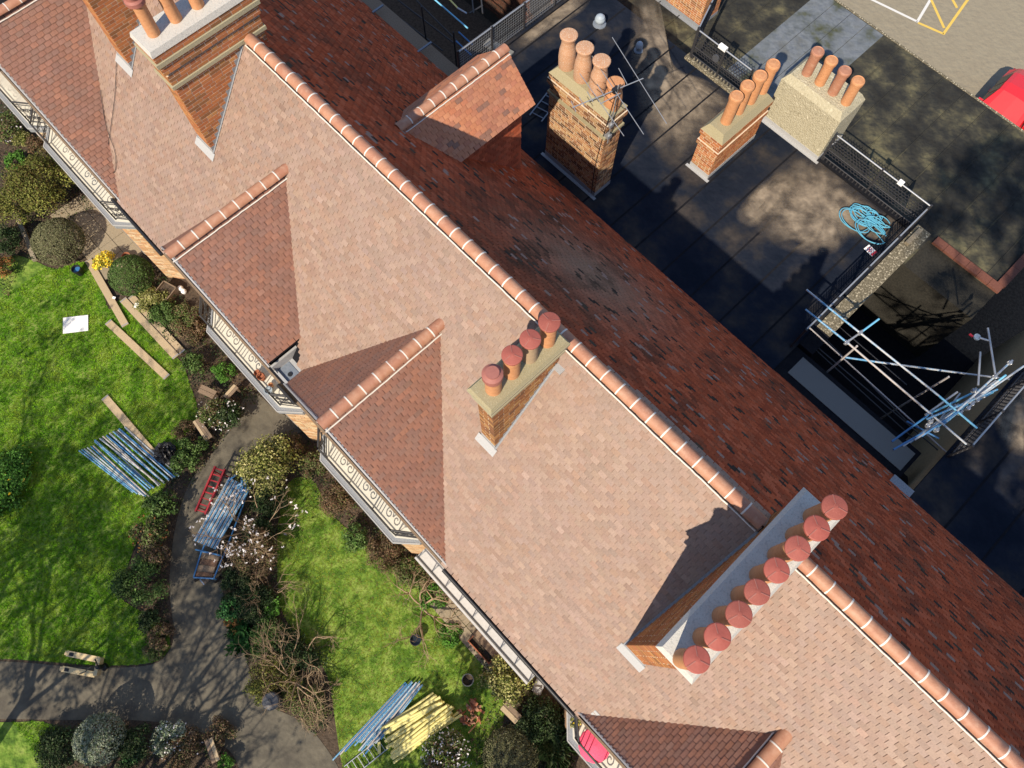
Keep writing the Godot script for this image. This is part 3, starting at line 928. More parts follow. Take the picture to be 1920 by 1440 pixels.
	for k in 26:
		for j in 16:
			var p := Vector3(-8.13, 5.2 + k * 0.115, -8.0 + (j + 0.5 * (k % 2)) * 0.166 + 0.08)
			if p.z > -5.7 or roof_y(p.z) > p.y + 0.1: continue
			var dnv := Vector3(0.10, -0.995, 0).normalized()
			items.append([Transform3D(Basis(dnv.cross(Vector3(0.995, 0.1, 0)).normalized() * 0.97, Vector3(0.995, 0.1, 0).normalized(), dnv), p + Vector3(0.012, 0, 0)), jit(pick(OLD_PAL), 0.1), "gable"])
	sets.append([group_part("dormer_cladding", h), items, "tile_new"])
	commit_tiles(sets, 300)
	# main ridge, broken by the chimneys
	ridge(h, Vector3(-11.1, 10.76, -3.78), Vector3(1.32, 10.76, -3.78))
	ridge(h, Vector3(1.9, 10.76, -3.78), Vector3(8.0, 10.76, -3.78))
	ridge(h, Vector3(-14.1, 10.76, -3.78), Vector3(-11.75, 10.76, -3.78))
	_chimneys(h)
	_front_walls(h)
	_balconies(h)
	# lead sump between the two middle gables
	var lv := Builder.new()
	lv.bx(Vector3(-7.46, 6.80, -0.86), Vector3(-6.98, 6.86, -0.10))
	lv.bx(Vector3(-7.46, 6.862, -0.92), Vector3(-6.98, 7.18, -0.84))
	lv.bx(Vector3(-7.47, 6.862, -0.838), Vector3(-7.42, 7.12, -0.10))
	lv.bx(Vector3(-7.418, 6.862, -0.16), Vector3(-6.98, 6.93, -0.10))
	part("lead_valley_tray", lv.mesh(), M.lead_bright, h)
	var su := Builder.new()
	su.bx(Vector3(-7.41, 6.864, -0.46), Vector3(-7.0, 6.872, -0.17))
	part("lead_sump", su.mesh(), M.lead_dark, h)
	part("outlet", tube_mesh([Vector3(-7.15, 6.873, -0.3), Vector3(-7.15, 6.895, -0.3)], 0.05, 12), M.black_plastic, h)
	# valley soakers at the foot of the other valleys
	for s in [[-14.3, -0.32], [-2.42, -0.35], [1.98, -0.28]]:
		var vq := Builder.new()
		vq.box(Transform3D(Basis(Vector3.RIGHT, deg_to_rad(50)), Vector3(s[0], roof_y(s[1]) + 0.03, s[1])), Vector3(0.16, 0.012, 0.16))
		part("valley_lead", vq.mesh(), M.lead_bright, h)
	# gutters
	for g in [[-14.1, -12.0], [-6.9, -7.5], [-2.0, 1.75], [6.1, 8.0]]:
		var q := Builder.new()
		q.tube([Vector3(g[0], 6.14, 0.03), Vector3(g[1], 6.14, 0.03)], 0.045, 8)
		part("gutter", q.mesh(), M.black_plastic, h)
	for g in [[-12.2, -22.0]]:
		var q := Builder.new()
		q.bx(Vector3(-22, 3.42, -10.25), Vector3(-12.45, 3.52, -9.72))
		part("parapet_gutter", q.mesh(), M.old_wood, h)
	# loose aerial cable on the front slope
	var cab := []
	for p in [Vector3(-14.722, 8.602, -2.020), Vector3(-14.582, 8.051, -1.557), Vector3(-14.533, 7.498, -1.093), Vector3(-14.501, 6.907, -0.597), Vector3(-14.454, 6.645, -0.378), Vector3(-14.301, 6.603, -0.342), Vector3(-14.137, 6.718, -0.439), Vector3(-14.104, 6.875, -0.570), Vector3(-14.235, 7.108, -0.766), Vector3(-14.549, 7.294, -0.922), Vector3(-14.790, 7.471, -1.071), Vector3(-14.945, 7.659, -1.228), Vector3(-15.113, 7.888, -1.421)]: cab.append(p + Vector3(0, 0.04, 0.03))
	var cq := Builder.new()
	cq.tube(spline(cab, 6), 0.0065, 5)
	part("aerial_cable", cq.mesh(), M.black_plastic, h)

func spline(p: Array, k: int) -> Array:
	var out := []
	for i in p.size() - 1:
		var a: Vector3 = p[max(i - 1, 0)]; var b: Vector3 = p[i]; var c: Vector3 = p[i + 1]; var d: Vector3 = p[min(i + 2, p.size() - 1)]
		for j in k: out.append(b.cubic_interpolate(c, a, d, float(j) / k))
	out.append(p[p.size() - 1])
	return out

func flaunch(ch: Node, x0: float, x1: float, z0: float, z1: float, y0: float, y1: float, inset: float, m: Material):
	var q := Builder.new()
	var a := [Vector3(x0, y0, z0), Vector3(x1, y0, z0), Vector3(x1, y0, z1), Vector3(x0, y0, z1)]
	var b := [Vector3(x0 + inset, y1, z0 + inset), Vector3(x1 - inset, y1, z0 + inset), Vector3(x1 - inset, y1, z1 - inset), Vector3(x0 + inset, y1, z1 - inset)]
	var c := Vector3((x0 + x1) * 0.5, y0, (z0 + z1) * 0.5)
	for i in 4: q.face([a[i], a[(i + 1) % 4], b[(i + 1) % 4], b[i]], c)
	q.face(b, c)
	part("mortar_top", q.mesh(), m, ch)

func _chimneys(h: Node):
	var bury := func(p): return roof_y(p.z) > p.y + 0.1
	var stacks := []
	# tall stack at the top left and the one behind it
	for k in 2:
		var x0 := -11.72 if k == 0 else -14.72
		var x1 := -11.22 if k == 0 else -14.22
		var r := stack(h, ["tall brick chimney with pale stone bands beside the ridge", "brick chimney cut by the upper left picture edge"][k], x0, x1, -4.15, -2.13,
			[[8.5, 10.62, 0.0, "brick"], [10.62, 10.70, 0.05, "stone"], [10.70, 10.925, 0.02, "brick"], [10.925, 10.985, 0.0, "brick"], [10.985, 11.21, 0.055, "brick"], [11.21, 11.30, 0.10, "stone"], [11.30, 11.45, 0.07, "brick"]], BRICK_A, bury)
		var ch: Node = r[0]
		stacks.append([ch, r[1], "a"])
		flaunch(ch, x0 - 0.09, x1 + 0.09, -4.24, -2.04, 11.45, 11.56, 0.03, M.flaunching)
		flashing(ch, x0, x1, -2.13, false, -3.75)
		var xm := (x0 + x1) * 0.5
		for i in 4:
			pot(ch, Vector3(xm, 11.55, -2.36 - i * 0.46), pot_mesh("plain" if i > 1 else "capped", 0.72, 0.115), M.pot_clay)
		var hq := Builder.new()
		hq.lathe(Vector3.ZERO, [Vector2(0.12, 0), Vector2(0.165, 0.02), Vector2(0.165, 0.09), Vector2(0.13, 0.12), Vector2(0.13, 0.17), Vector2(0.155, 0.18), Vector2(0.15, 0.235), Vector2(0.001, 0.25)], 18)
		part("pot_hood", hq.mesh(), M.cap_pink, ch, Vector3(xm, 12.2, -2.36))
		var h2 := Builder.new()
		h2.lathe(Vector3.ZERO, [Vector2(0.12, 0), Vector2(0.16, 0.03), Vector2(0.16, 0.07), Vector2(0.14, 0.085), Vector2(0.16, 0.10), Vector2(0.16, 0.15), Vector2(0.13, 0.18), Vector2(0.001, 0.18)], 18)
		part("pot_hood", h2.mesh(), M.pot_clay, ch, Vector3(xm, 12.2, -2.82))
	# four hooded pots on the slope
	var b := stack(h, "slim brick chimney with stone cap and four red hooded pots", -2.96, -2.62, -3.52, -2.07,
		[[8.2, 10.80, 0.0, "brick"], [10.80, 10.87, 0.06, "stone"], [10.87, 11.02, 0.03, "brick"], [11.02, 11.08, 0.075, "stone"], [11.08, 11.16, 0.10, "stone"]], BRICK_B, bury)
	stacks.append([b[0], b[1], "b"])
	flaunch(b[0], -3.055, -2.525, -3.615, -1.975, 11.16, 11.22, 0.035, M.flaunching_old)
	flashing(b[0], -2.96, -2.62, -2.07, true, -3.5)
	part("lead_apron", box_mesh(Vector3(-2.6, 10.36, -3.55), Vector3(-2.44, 10.40, -3.38)), M.lead_bright, b[0])
	for i in 4:
		var z := -2.26 - i * 0.37
		var m: Material = M.pot_buff if i == 2 else M.pot_clay
		pot(b[0], Vector3(-2.78, 11.2, z), pot_mesh("ribbed", 0.62 if i > 0 else 0.5, 0.125), m)
		if i > 0:
			hood(b[0], Vector3(-2.78, 11.90, z), 0.158, M.cap_red, 2.3 + i * 0.25)
		else:
			var hq := Builder.new()
			hq.lathe(Vector3.ZERO, [Vector2(0.15, -0.04), Vector2(0.158, 0.0), Vector2(0.155, 0.10), Vector2(0.10, 0.13), Vector2(0.10, 0.16), Vector2(0.001, 0.165)], 18)
			part("pot_hood", hq.mesh(), M.cap_pink, b[0], Vector3(-2.78, 11.74, z))
	# long stack with eight hooded pots
	var c := stack(h, "long chimney across the ridge with eight red hooded pots", 1.37, 1.79, -4.15, -1.42,
		[[7.3, 11.30, 0.0, "brick"], [11.30, 11.38, 0.05, "lead"], [11.38, 11.52, 0.03, "brick"], [11.52, 11.60, 0.075, "stone"]], BRICK_A, bury)
	stacks.append([c[0], c[1], "a"])
	flaunch(c[0], 1.27, 1.89, -4.27, -1.30, 11.60, 11.70, 0.05, M.flaunching)
	flashing(c[0], 1.37, 1.79, -1.42, false, -3.7)
	for i in 8:
		var z := -1.43 - i * 0.365
		pot(c[0], Vector3(1.59, 11.68, z), pot_mesh("ribbed", 0.68, 0.122), M.pot_clay)
		hood(c[0], Vector3(1.59, 12.45, z), 0.157, M.cap_red, 0.35 + 0.12 * sin(i * 2.3))
	commit_bricks(stacks, 300)

# ---- the garden front
func wall_bricks(items: Array, a: Vector2, b: Vector2, y0: float, y1: float, inside: Vector2):
	var d := (b - a).normalized()
	var n := Vector3(-d.y, 0, d.x)
	var mid := (a + b) * 0.5
	if n.dot(Vector3(mid.x - inside.x, 0, mid.y - inside.y)) < 0: n = -n
	brick_face(items, Vector3(mid.x, 0, mid.y) + n * 0.004, n, a.distance_to(b), y0, y1, BRICK_W, NEVER)

var BAYS := [[-24.0, -20.0, true], [-20.05, -15.42, false], [-11.85, -7.8, true], [-6.98, -3.2, true], [1.85, 6.4, true]]

func _front_walls(h: Node):
	var w := Builder.new()
	w.bx(Vector3(-24, 0, -0.55), Vector3(9, 6.1, -0.30))
	part("wall", w.mesh(), M.mortar, h)
	var items := []
	wall_bricks(items, Vector2(-20.2, -0.30), Vector2(7, -0.30), 0.0, 3.3, Vector2(-8, -2))
	for b in BAYS:
		var p := [Vector2(b[0] + 0.12, -0.28), Vector2(b[0] + 0.2, 0.0), Vector2(b[0] + 0.55, 0.38), Vector2(b[1] - 0.55, 0.38), Vector2(b[1] - 0.1, 0.0), Vector2(b[1] - 0.06, -0.28)]
		var q := Builder.new()
		q.prism(p, 0.0, 3.2)
		part("bay_wall", q.mesh(), M.mortar, h)
		var inside := Vector2((b[0] + b[1]) * 0.5, -0.2)
		for i in 5: wall_bricks(items, p[i], p[i + 1], 0.0, 3.2, inside)
		# two sash windows of the bay
		for k in 2:
			var xw: float = lerpf(b[0], b[1], 0.33 + 0.34 * k)
			part("window", box_mesh(Vector3(xw - 0.5, 0.9, 0.385), Vector3(xw + 0.5, 2.6, 0.42)), M.white_paint, h)
			part("window_glass", box_mesh(Vector3(xw - 0.42, 0.98, 0.418), Vector3(xw + 0.42, 2.52, 0.424)), M.glass_dark, h)
	multi("brickwork", brick_box, M.brick, h, items)
	for x in [-17.5, -13.3, -9.3, -4.8, 0.0, 4.0]:
		part("window", box_mesh(Vector3(x - 0.6, 3.6, -0.31), Vector3(x + 0.6, 5.6, -0.26)), M.white_paint, h)
		part("window_glass", box_mesh(Vector3(x - 0.5, 3.7, -0.262), Vector3(x + 0.5, 5.5, -0.256)), M.glass_dark, h)
	part("side_wall", box_mesh(Vector3(8, 0, -9.0), Vector3(8.25, 5.0, -0.3)), M.mortar, h)
	part("soffit", box_mesh(Vector3(-22, 6.05, -0.5), Vector3(8, 6.1, 0.0)), M.old_wood, h)

func scroll(q: Builder, at: Vector3, u: Vector3, r: float, dir: float, rad := 0.015):
	var p := []
	for i in 15:
		var t := i / 14.0
		var a := t * TAU * 1.4
		p.append(at + (u * cos(a) * dir + Vector3.UP * sin(a)) * r * (1.0 - 0.75 * t))
	q.tube(p, rad, 4)

# iron railing between two points: rails, posts, bars and scrolls
func railing(h: Node, a: Vector3, b: Vector3, hgt: float, ornate := false):
	var d := b - a
	var l := d.length()
	var u := d / l
	var up := Vector3.UP
	for y in [0.08, hgt * 0.45, hgt - 0.1]:
		if ornate and y == hgt * 0.45: continue
		part("rail", tube_mesh([a + up * y, b + up * y], 0.014, 6), M.iron, h)
	part("handrail", tube_mesh([a + up * hgt, b + up * hgt], 0.024, 8), M.iron, h)
	var n := maxi(1, int(round(l / 1.02)))
	for i in n + 1:
		var p := a + u * l * i / n
		part("railing_post", tube_mesh([p, p + up * (hgt + 0.04)], 0.02, 6), M.iron, h)
	for i in n:
		var p := a + u * l * i / n
		var s := l / n
		var q := Builder.new()
		if ornate:
			for k in 4:
				scroll(q, p + u * s * (0.2 + 0.2 * k) + up * hgt * 0.62, u, s * 0.14, 1.0 if k % 2 == 0 else -1.0, 0.012)
				scroll(q, p + u * s * (0.2 + 0.2 * k) + up * hgt * 0.3, u, s * 0.14, -1.0 if k % 2 == 0 else 1.0, 0.012)
			q.tube([p + up * 0.1, p + u * s * 0.5 + up * hgt * 0.5, p + u * s + up * 0.1], 0.01, 4)
			q.tube([p + up * (hgt - 0.1), p + u * s * 0.5 + up * hgt * 0.5, p + u * s + up * (hgt - 0.1)], 0.01, 4)
		else:
			for k in [0.09, 0.19, 0.29]:
				q.tube([p + u * s * k + up * 0.08, p + u * s * k + up * (hgt - 0.1)], 0.013, 4)
			q.tube([p + u * s * 0.64 + up * hgt * 0.45, p + u * s * 0.64 + up * (hgt - 0.1)], 0.013, 4)
			scroll(q, p + u * s * 0.5 + up * hgt * 0.26, u, 0.13, 1.0)
			scroll(q, p + u * s * 0.8 + up * hgt * 0.26, u, 0.13, -1.0)
		part("railing_scrolls", q.mesh(), M.iron, h)

func _balconies(h: Node):
	for b in BAYS:
		var x0: float = b[0]; var x1: float = b[1]
		var out := [Vector2(x0, -0.3), Vector2(x0, 0.04), Vector2(x0 + 0.48, 0.5), Vector2(x1 - 0.48, 0.5), Vector2(x1, 0.04), Vector2(x1, -0.3)]
		var mid := [Vector2(x0 + 0.09, -0.3), Vector2(x0 + 0.1, 0.0), Vector2(x0 + 0.53, 0.38), Vector2(x1 - 0.53, 0.38), Vector2(x1 - 0.1, 0.0), Vector2(x1 - 0.09, -0.3)]
		var q := Builder.new()
		q.prism(out, 3.2, 3.38)
		part("balcony_slab", q.mesh(), M.lead, h)
		var f := Builder.new()
		f.prism(mid, 3.384, 3.41)
		part("balcony_floor", f.mesh(), M.balcony_floor, h)
		var e := Builder.new()
		for i in range(1, 4):
			e.board(Vector3(out[i].x, 3.37, out[i].y), Vector3(out[i + 1].x, 3.37, out[i + 1].y), 0.03, 0.04)
		part("slab_edge", e.mesh(), M.lead_bright, h)
		var r := []
		for p in [out[1] + Vector2(0.12, -0.06), out[2] + Vector2(0.07, -0.17), out[3] + Vector2(-0.07, -0.17), out[4] + Vector2(-0.12, -0.06)]: r.append(Vector3(p.x, 3.40, p.y))
		railing(h, r[1], r[2], 0.92)
		railing(h, r[0], r[1], 0.92, true)
		railing(h, r[2], r[3], 0.92, true)
	# narrow white ledge with a low railing
	part("ledge", box_mesh(Vector3(-3.05, 3.15, -0.3), Vector3(0.86, 3.30, 0.36)), M.white_paint, h)
	part("ledge_kerb", box_mesh(Vector3(-3.05, 3.303, 0.31), Vector3(0.86, 3.36, 0.36)), M.white_paint, h)
	part("rail", tube_mesh([Vector3(-3.05, 3.52, 0.27), Vector3(0.84, 3.52, 0.27)], 0.014, 6), M.iron, h)
	for i in 9:
		var x := -3.0 + i * 0.48
		part("railing_post", tube_mesh([Vector3(x, 3.3, 0.27), Vector3(x, 3.53, 0.27)], 0.014, 6), M.iron, h)
		part("glazing_bar", box_mesh(Vector3(x - 0.012, 3.302, -0.29), Vector3(x + 0.012, 3.325, 0.24)), M.lead, h)

# ---------------------------------------------------------------- flat roofed block behind the house
func _rear_block():
	var h := thing("flat_roofed_block", "flat black felt roofed block behind the tiled house with three chimneys", "building")
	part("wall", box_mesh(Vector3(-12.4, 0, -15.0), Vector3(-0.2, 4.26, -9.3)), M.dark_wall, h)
	part("flat_roof", box_mesh(Vector3(-12.42, 4.262, -15.05), Vector3(-0.2, 4.3, -9.0)), M.felt, h)
	for i in 12:
		var x := -11.8 + i * 0.98 + rf(-0.04, 0.04)
		part("felt_lap", box_mesh(Vector3(x, 4.301, -15.0), Vector3(x + 0.05, 4.306 + rf(0, 0.003), -9.2)), M.felt_dark, h)
	part("kerb", box_mesh(Vector3(-8.3, 4.302, -15.06), Vector3(-6.2, 4.40, -14.86)), M.coping_lichen, h)
	part("kerb", box_mesh(Vector3(-3.3, 4.302, -15.06), Vector3(-0.2, 4.36, -14.9)), M.felt_dark, h)
	part("kerb", box_mesh(Vector3(-12.42, 4.302, -15.06), Vector3(-12.2, 4.38, -10.2)), M.felt, h)
	part("coping", box_mesh(Vector3(-0.198, 3.9, -15.2), Vector3(0.22, 4.36, -10.9)), M.coping_lichen, h)
	part("coping", box_mesh(Vector3(-0.198, 3.9, -10.895), Vector3(0.22, 4.34, -10.2)), M.felt_dark, h)
	part("coping_block", box_mesh(Vector3(-0.12, 4.363, -15.05), Vector3(0.0, 4.46, -14.45)), M.paving, h)
	# felt ledge between the eaves and the light well
	part("ledge", box_mesh(Vector3(-0.5, 3.9, -10.15), Vector3(3.65, 4.24, -9.1)), M.felt_dark, h)
	part("gritted_ledge", box_mesh(Vector3(0.1, 4.243, -10.02), Vector3(3.55, 4.262, -9.42)), M.felt_grit, h)
	# second flat roof to the right of the well
	part("wall", box_mesh(Vector3(3.95, 0, -16.5), Vector3(14, 4.72, -9.05)), M.brown_wall, h)
	part("flat_roof", box_mesh(Vector3(3.93, 4.722, -16.5), Vector3(14, 4.78, -8.4)), M.felt, h)
	for i in 6:
		var x := 4.9 + i * 1.0
		part("felt_lap", box_mesh(Vector3(x, 4.781, -16.4), Vector3(x + 0.05, 4.787, -8.7)), M.felt_dark, h)
	part("lead_patch", box_mesh(Vector3(3.4, 4.79, -8.95), Vector3(3.95, 4.83, -8.7)), M.lead, h)
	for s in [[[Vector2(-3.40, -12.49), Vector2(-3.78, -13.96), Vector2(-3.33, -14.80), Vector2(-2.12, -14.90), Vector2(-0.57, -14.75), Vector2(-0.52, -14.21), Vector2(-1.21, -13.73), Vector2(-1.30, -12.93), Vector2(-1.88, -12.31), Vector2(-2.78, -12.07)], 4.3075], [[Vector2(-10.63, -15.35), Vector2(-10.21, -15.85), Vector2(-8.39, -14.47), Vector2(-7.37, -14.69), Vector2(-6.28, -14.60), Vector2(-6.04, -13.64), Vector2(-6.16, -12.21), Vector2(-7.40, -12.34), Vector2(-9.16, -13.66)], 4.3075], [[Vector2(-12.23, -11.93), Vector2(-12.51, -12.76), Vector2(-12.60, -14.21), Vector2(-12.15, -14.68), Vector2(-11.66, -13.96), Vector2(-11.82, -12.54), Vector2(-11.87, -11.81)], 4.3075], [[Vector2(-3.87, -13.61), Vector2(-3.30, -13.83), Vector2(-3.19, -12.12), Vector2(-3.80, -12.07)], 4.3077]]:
		part("sunlit_silt_patch", soft_sheet(smooth_poly(s[0], 5), s[1]), M.silt, h)  # silt and painted sunlight together, fading at the rim
	part("sunlit_silt_patch", soft_sheet(smooth_poly([Vector2(4.15, -11.99), Vector2(4.37, -13.01), Vector2(5.16, -12.48), Vector2(5.26, -11.65), Vector2(4.77, -11.41)]), 4.7875), M.silt, h)
	# chimneys
	var stacks := []
	var none := NEVER
	var d := stack(h, "tall brick chimney with lichened top, bulbous pots and television aerial", -8.72, -6.82, -10.15, -9.56,
		[[4.3, 6.72, 0.0, "brick"], [6.72, 6.80, 0.045, "flaunching_old"], [6.80, 7.025, 0.0, "brick"], [7.025, 7.10, 0.03, "brick"], [7.10, 7.25, 0.06, "brick"], [7.25, 7.40, 0.03, "brick"]], BRICK_D, none)
	stacks.append([d[0], d[1], "d"])
	flaunch(d[0], -8.76, -6.78, -10.19, -9.52, 7.40, 7.58, 0.14, M.flaunching_old)
	for i in 3:
		pot(d[0], Vector3(-8.5 + i * 0.5, 7.5, -9.86), pot_mesh("bottle", 1.02, 0.19), M.pot_old)
	pot(d[0], Vector3(-7.0, 7.5, -9.86), pot_mesh("bottle", 0.72, 0.19), M.pot_clay)
	part("lead_skirt", lead_skirt(-8.72, -6.82, -10.15, -9.56, 4.3), M.lead, d[0])
	var e := stack(h, "low orange brick chimney with four plain terracotta pots", -5.70, -5.07, -14.18, -12.22,
		[[4.3, 5.28, 0.0, "brick"], [5.28, 5.43, 0.045, "brick"], [5.43, 5.66, 0.01, "brick"], [5.66, 5.82, 0.05, "brick"]], BRICK_E, none)
	stacks.append([e[0], e[1], "e"])
	flaunch(e[0], -5.75, -5.02, -14.23, -12.17, 5.82, 6.02, 0.13, M.flaunching_old)
	for i in 4:
		pot(e[0], Vector3(-5.385, 5.95, -12.66 - i * 0.47), pot_mesh("capped", 1.0, 0.15), M.pot_clay)
	part("lead_skirt", lead_skirt(-5.70, -5.07, -14.18, -12.22, 4.3), M.lead_bright, e[0])
	commit_bricks(stacks, 300)
	var f := group_part("chimney", h, "square cream rendered chimney with four slim speckled pots")
	var q := Builder.new()
	q.bx(Vector3(-5.32, 4.3, -15.95), Vector3(-3.38, 5.86, -14.88))
	part("rendered_stack", q.mesh(), M.render_old, f)
	flaunch(f, -5.32, -3.38, -15.95, -14.88, 5.862, 6.06, 0.12, M.render_old)
	for i in 4:
		pot(f, Vector3(-4.92 + i * 0.43, 6.0, -15.32), pot_mesh("capped", 0.85, 0.14), M.pot_clay if i % 2 else M.ridge_clay_b)
	part("lead_skirt", lead_skirt(-5.32, -3.38, -15.95, -14.88, 4.3), M.lead_bright, f)

func lead_skirt(x0: float, x1: float, z0: float, z1: float, y: float) -> ArrayMesh:
	var q := Builder.new()
	for s in [[Vector3(x0 - 0.012, y, z1), Vector3(x1 + 0.012, y + 0.16, z1 + 0.012)], [Vector3(x0 - 0.012, y, z0 - 0.012), Vector3(x1 + 0.012, y + 0.16, z0)], [Vector3(x0 - 0.012, y, z0), Vector3(x0, y + 0.16, z1)], [Vector3(x1, y, z0), Vector3(x1 + 0.012, y + 0.16, z1)]]:
		q.bx(s[0], s[1])
	q.bx(Vector3(x0 - 0.09, y + 0.002, z1 + 0.013), Vector3(x1 + 0.09, y + 0.012, z1 + 0.10))
	return q.mesh()

func _yard_buildings():
	var o := thing("lead_roofed_outbuilding", "low outbuilding with lead roof of moss and painted shade beside the car park", "building")
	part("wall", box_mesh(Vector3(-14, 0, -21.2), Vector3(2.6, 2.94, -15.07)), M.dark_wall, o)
	part("mossy_shaded_roof", box_mesh(Vector3(-14.1, 2.942, -21.35), Vector3(0.3, 3.0, -15.06)), M.mossy, o)  # moss, plus shade carried by the dark colour
	part("mossy_shaded_roof", box_mesh(Vector3(0.3, 2.942, -21.35), Vector3(2.6, 3.0, -16.2)), M.mossy, o)
	for i in 20:
		var x := -13.5 + i * 0.82
		if x > -7.8 and x < -5.0: continue
		var q := Builder.new()
		q.tube([Vector3(x, 3.004, -21.33), Vector3(x, 3.004, -16.3)], 0.022, 6)
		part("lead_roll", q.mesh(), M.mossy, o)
	part("roof_edge", box_mesh(Vector3(-14.1, 2.9, -21.42), Vector3(2.6, 3.02, -21.352)), M.coping_lichen, o)
	for i in 4:
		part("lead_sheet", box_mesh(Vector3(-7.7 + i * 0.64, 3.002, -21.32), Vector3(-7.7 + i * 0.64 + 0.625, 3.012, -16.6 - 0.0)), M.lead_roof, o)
	for i in 6:
		part("coping_brick", box_mesh(Vector3(0.42 + i * 0.37, 3.002, -16.42), Vector3(0.42 + i * 0.37 + 0.36, 3.09, -16.16)), M.red_coping, o)
	for i in 12:
		part("coping_brick", box_mesh(Vector3(2.42, 3.002, -16.79 - i * 0.37), Vector3(2.66, 3.09, -16.43 - i * 0.37)), M.red_coping, o)
	var items := []
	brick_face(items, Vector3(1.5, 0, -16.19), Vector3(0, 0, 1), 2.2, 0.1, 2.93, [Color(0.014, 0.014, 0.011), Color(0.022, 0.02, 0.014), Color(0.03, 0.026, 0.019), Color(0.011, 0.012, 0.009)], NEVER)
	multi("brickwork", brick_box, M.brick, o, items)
	struct("light_well_floor", box_mesh(Vector3(0.22, 0.004, -16.2), Vector3(3.95, 0.05, -10.15)), M.felt_dark)
	# brick stack standing on the outbuilding at the top edge
	var b := thing("brick_stack_block", "red brick block with lead skirt behind the honeycomb railing", "chimney")
	var r := stack(b, "", -12.6, -9.42, -18.1, -17.2, [[3.0, 5.6, 0.0, "brick"]], BRICK_A, NEVER)
	r[0].name = "brick_shaft"
	commit_bricks([[r[0], r[1], "a"]], 120)
	part("lead_skirt", lead_skirt(-12.6, -9.42, -18.1, -17.2, 3.0), M.lead, b)
	# brick building beyond the left light well
	var t := thing("brick_annexe", "dark brick annexe wall beyond the left light well", "building")
	items = []
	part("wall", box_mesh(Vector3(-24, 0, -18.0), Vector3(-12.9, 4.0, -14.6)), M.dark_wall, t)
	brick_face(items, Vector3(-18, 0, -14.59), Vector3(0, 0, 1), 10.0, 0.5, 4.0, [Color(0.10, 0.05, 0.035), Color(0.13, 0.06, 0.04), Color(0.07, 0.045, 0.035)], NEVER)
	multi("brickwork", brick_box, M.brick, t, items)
	for i in 2:
		part("window", box_mesh(Vector3(-14.4 - i * 2.0, 2.0, -14.56), Vector3(-13.5 - i * 2.0, 3.8, -14.5)), M.iron, t)

func hex_mesh(a: Vector3, b: Vector3, y0: float, y1: float, cell := 0.105, th := 0.018) -> ArrayMesh:
	var q := Builder.new()
	var d := b - a
	var l := d.length()
	var u := d / l
	var s := cell * 0.577
	var rows := int((y1 - y0) / (cell * 0.866))
	var n := int(l / cell)
	for k in rows:
		for i in n:
			var c := a + u * ((i + 0.5 * (k % 2)) * cell) + Vector3.UP * (y0 + k * cell * 0.866)
			for e in 3:
				var t := deg_to_rad(90 + 120 * e)
				var p := c + (u * cos(t) + Vector3.UP * sin(t)) * s
				q.board(c, p, 0.012, th)
	return q.mesh()

func fence(called: String, label: String, pts: Array, hgt: float, cells := true):
	var o := thing(called, label, "railing", pts[0])
	var off: Vector3 = pts[0]
	for s in pts.size() - 1:
		var a: Vector3 = pts[s] - off; var b: Vector3 = pts[s + 1] - off
		var l := a.distance_to(b)
		var n := maxi(1, int(round(l / 1.25)))
		for i in n + 1:
			if s > 0 and i == 0: continue
			var p := a.lerp(b, float(i) / n)
			part("post", box_mesh(p + Vector3(-0.025, 0, -0.025), p + Vector3(0.025, hgt + 0.05, 0.025)), M.iron, o)
		part("top_rail", tube_mesh([a + Vector3.UP * hgt, b + Vector3.UP * hgt], 0.022, 8), M.steel, o)
		part("bottom_rail", tube_mesh([a + Vector3.UP * 0.12, b + Vector3.UP * 0.12], 0.018, 6), M.iron, o)
		part("middle_rail", tube_mesh([a + Vector3.UP * hgt * 0.42, b + Vector3.UP * hgt * 0.42], 0.015, 6), M.iron, o)
		if cells:
			part("honeycomb_mesh", hex_mesh(a, b, 0.28, hgt - 0.03), M.iron, o, Vector3.ZERO, "", "stuff")
		else:
			var w := Builder.new()
			var u := (b - a) / l
			for i in int(l / 0.07):
				var p := a + u * (i + 0.5) * 0.07
				w.tube([p + Vector3.UP * 0.15, p + Vector3.UP * (hgt - 0.03)], 0.005, 4, -1, false)
			for k in int(hgt / 0.09):
				w.tube([a + Vector3.UP * (0.15 + k * 0.09), b + Vector3.UP * (0.15 + k * 0.09)], 0.004, 4, -1, false)
			part("wire_mesh", w.mesh(), M.steel, o, Vector3.ZERO, "", "stuff")
		var q := Builder.new()
		var m := int(l / 0.11)
		for i in m:
			var p := a.lerp(b, (i + 0.5) / m)
			q.bx(p + Vector3(-0.02, 0.0, -0.02), p + Vector3(0.02, 0.12, 0.02))
		part("baluster_row", q.mesh(), M.iron, o, Vector3.ZERO, "", "stuff")
	return o

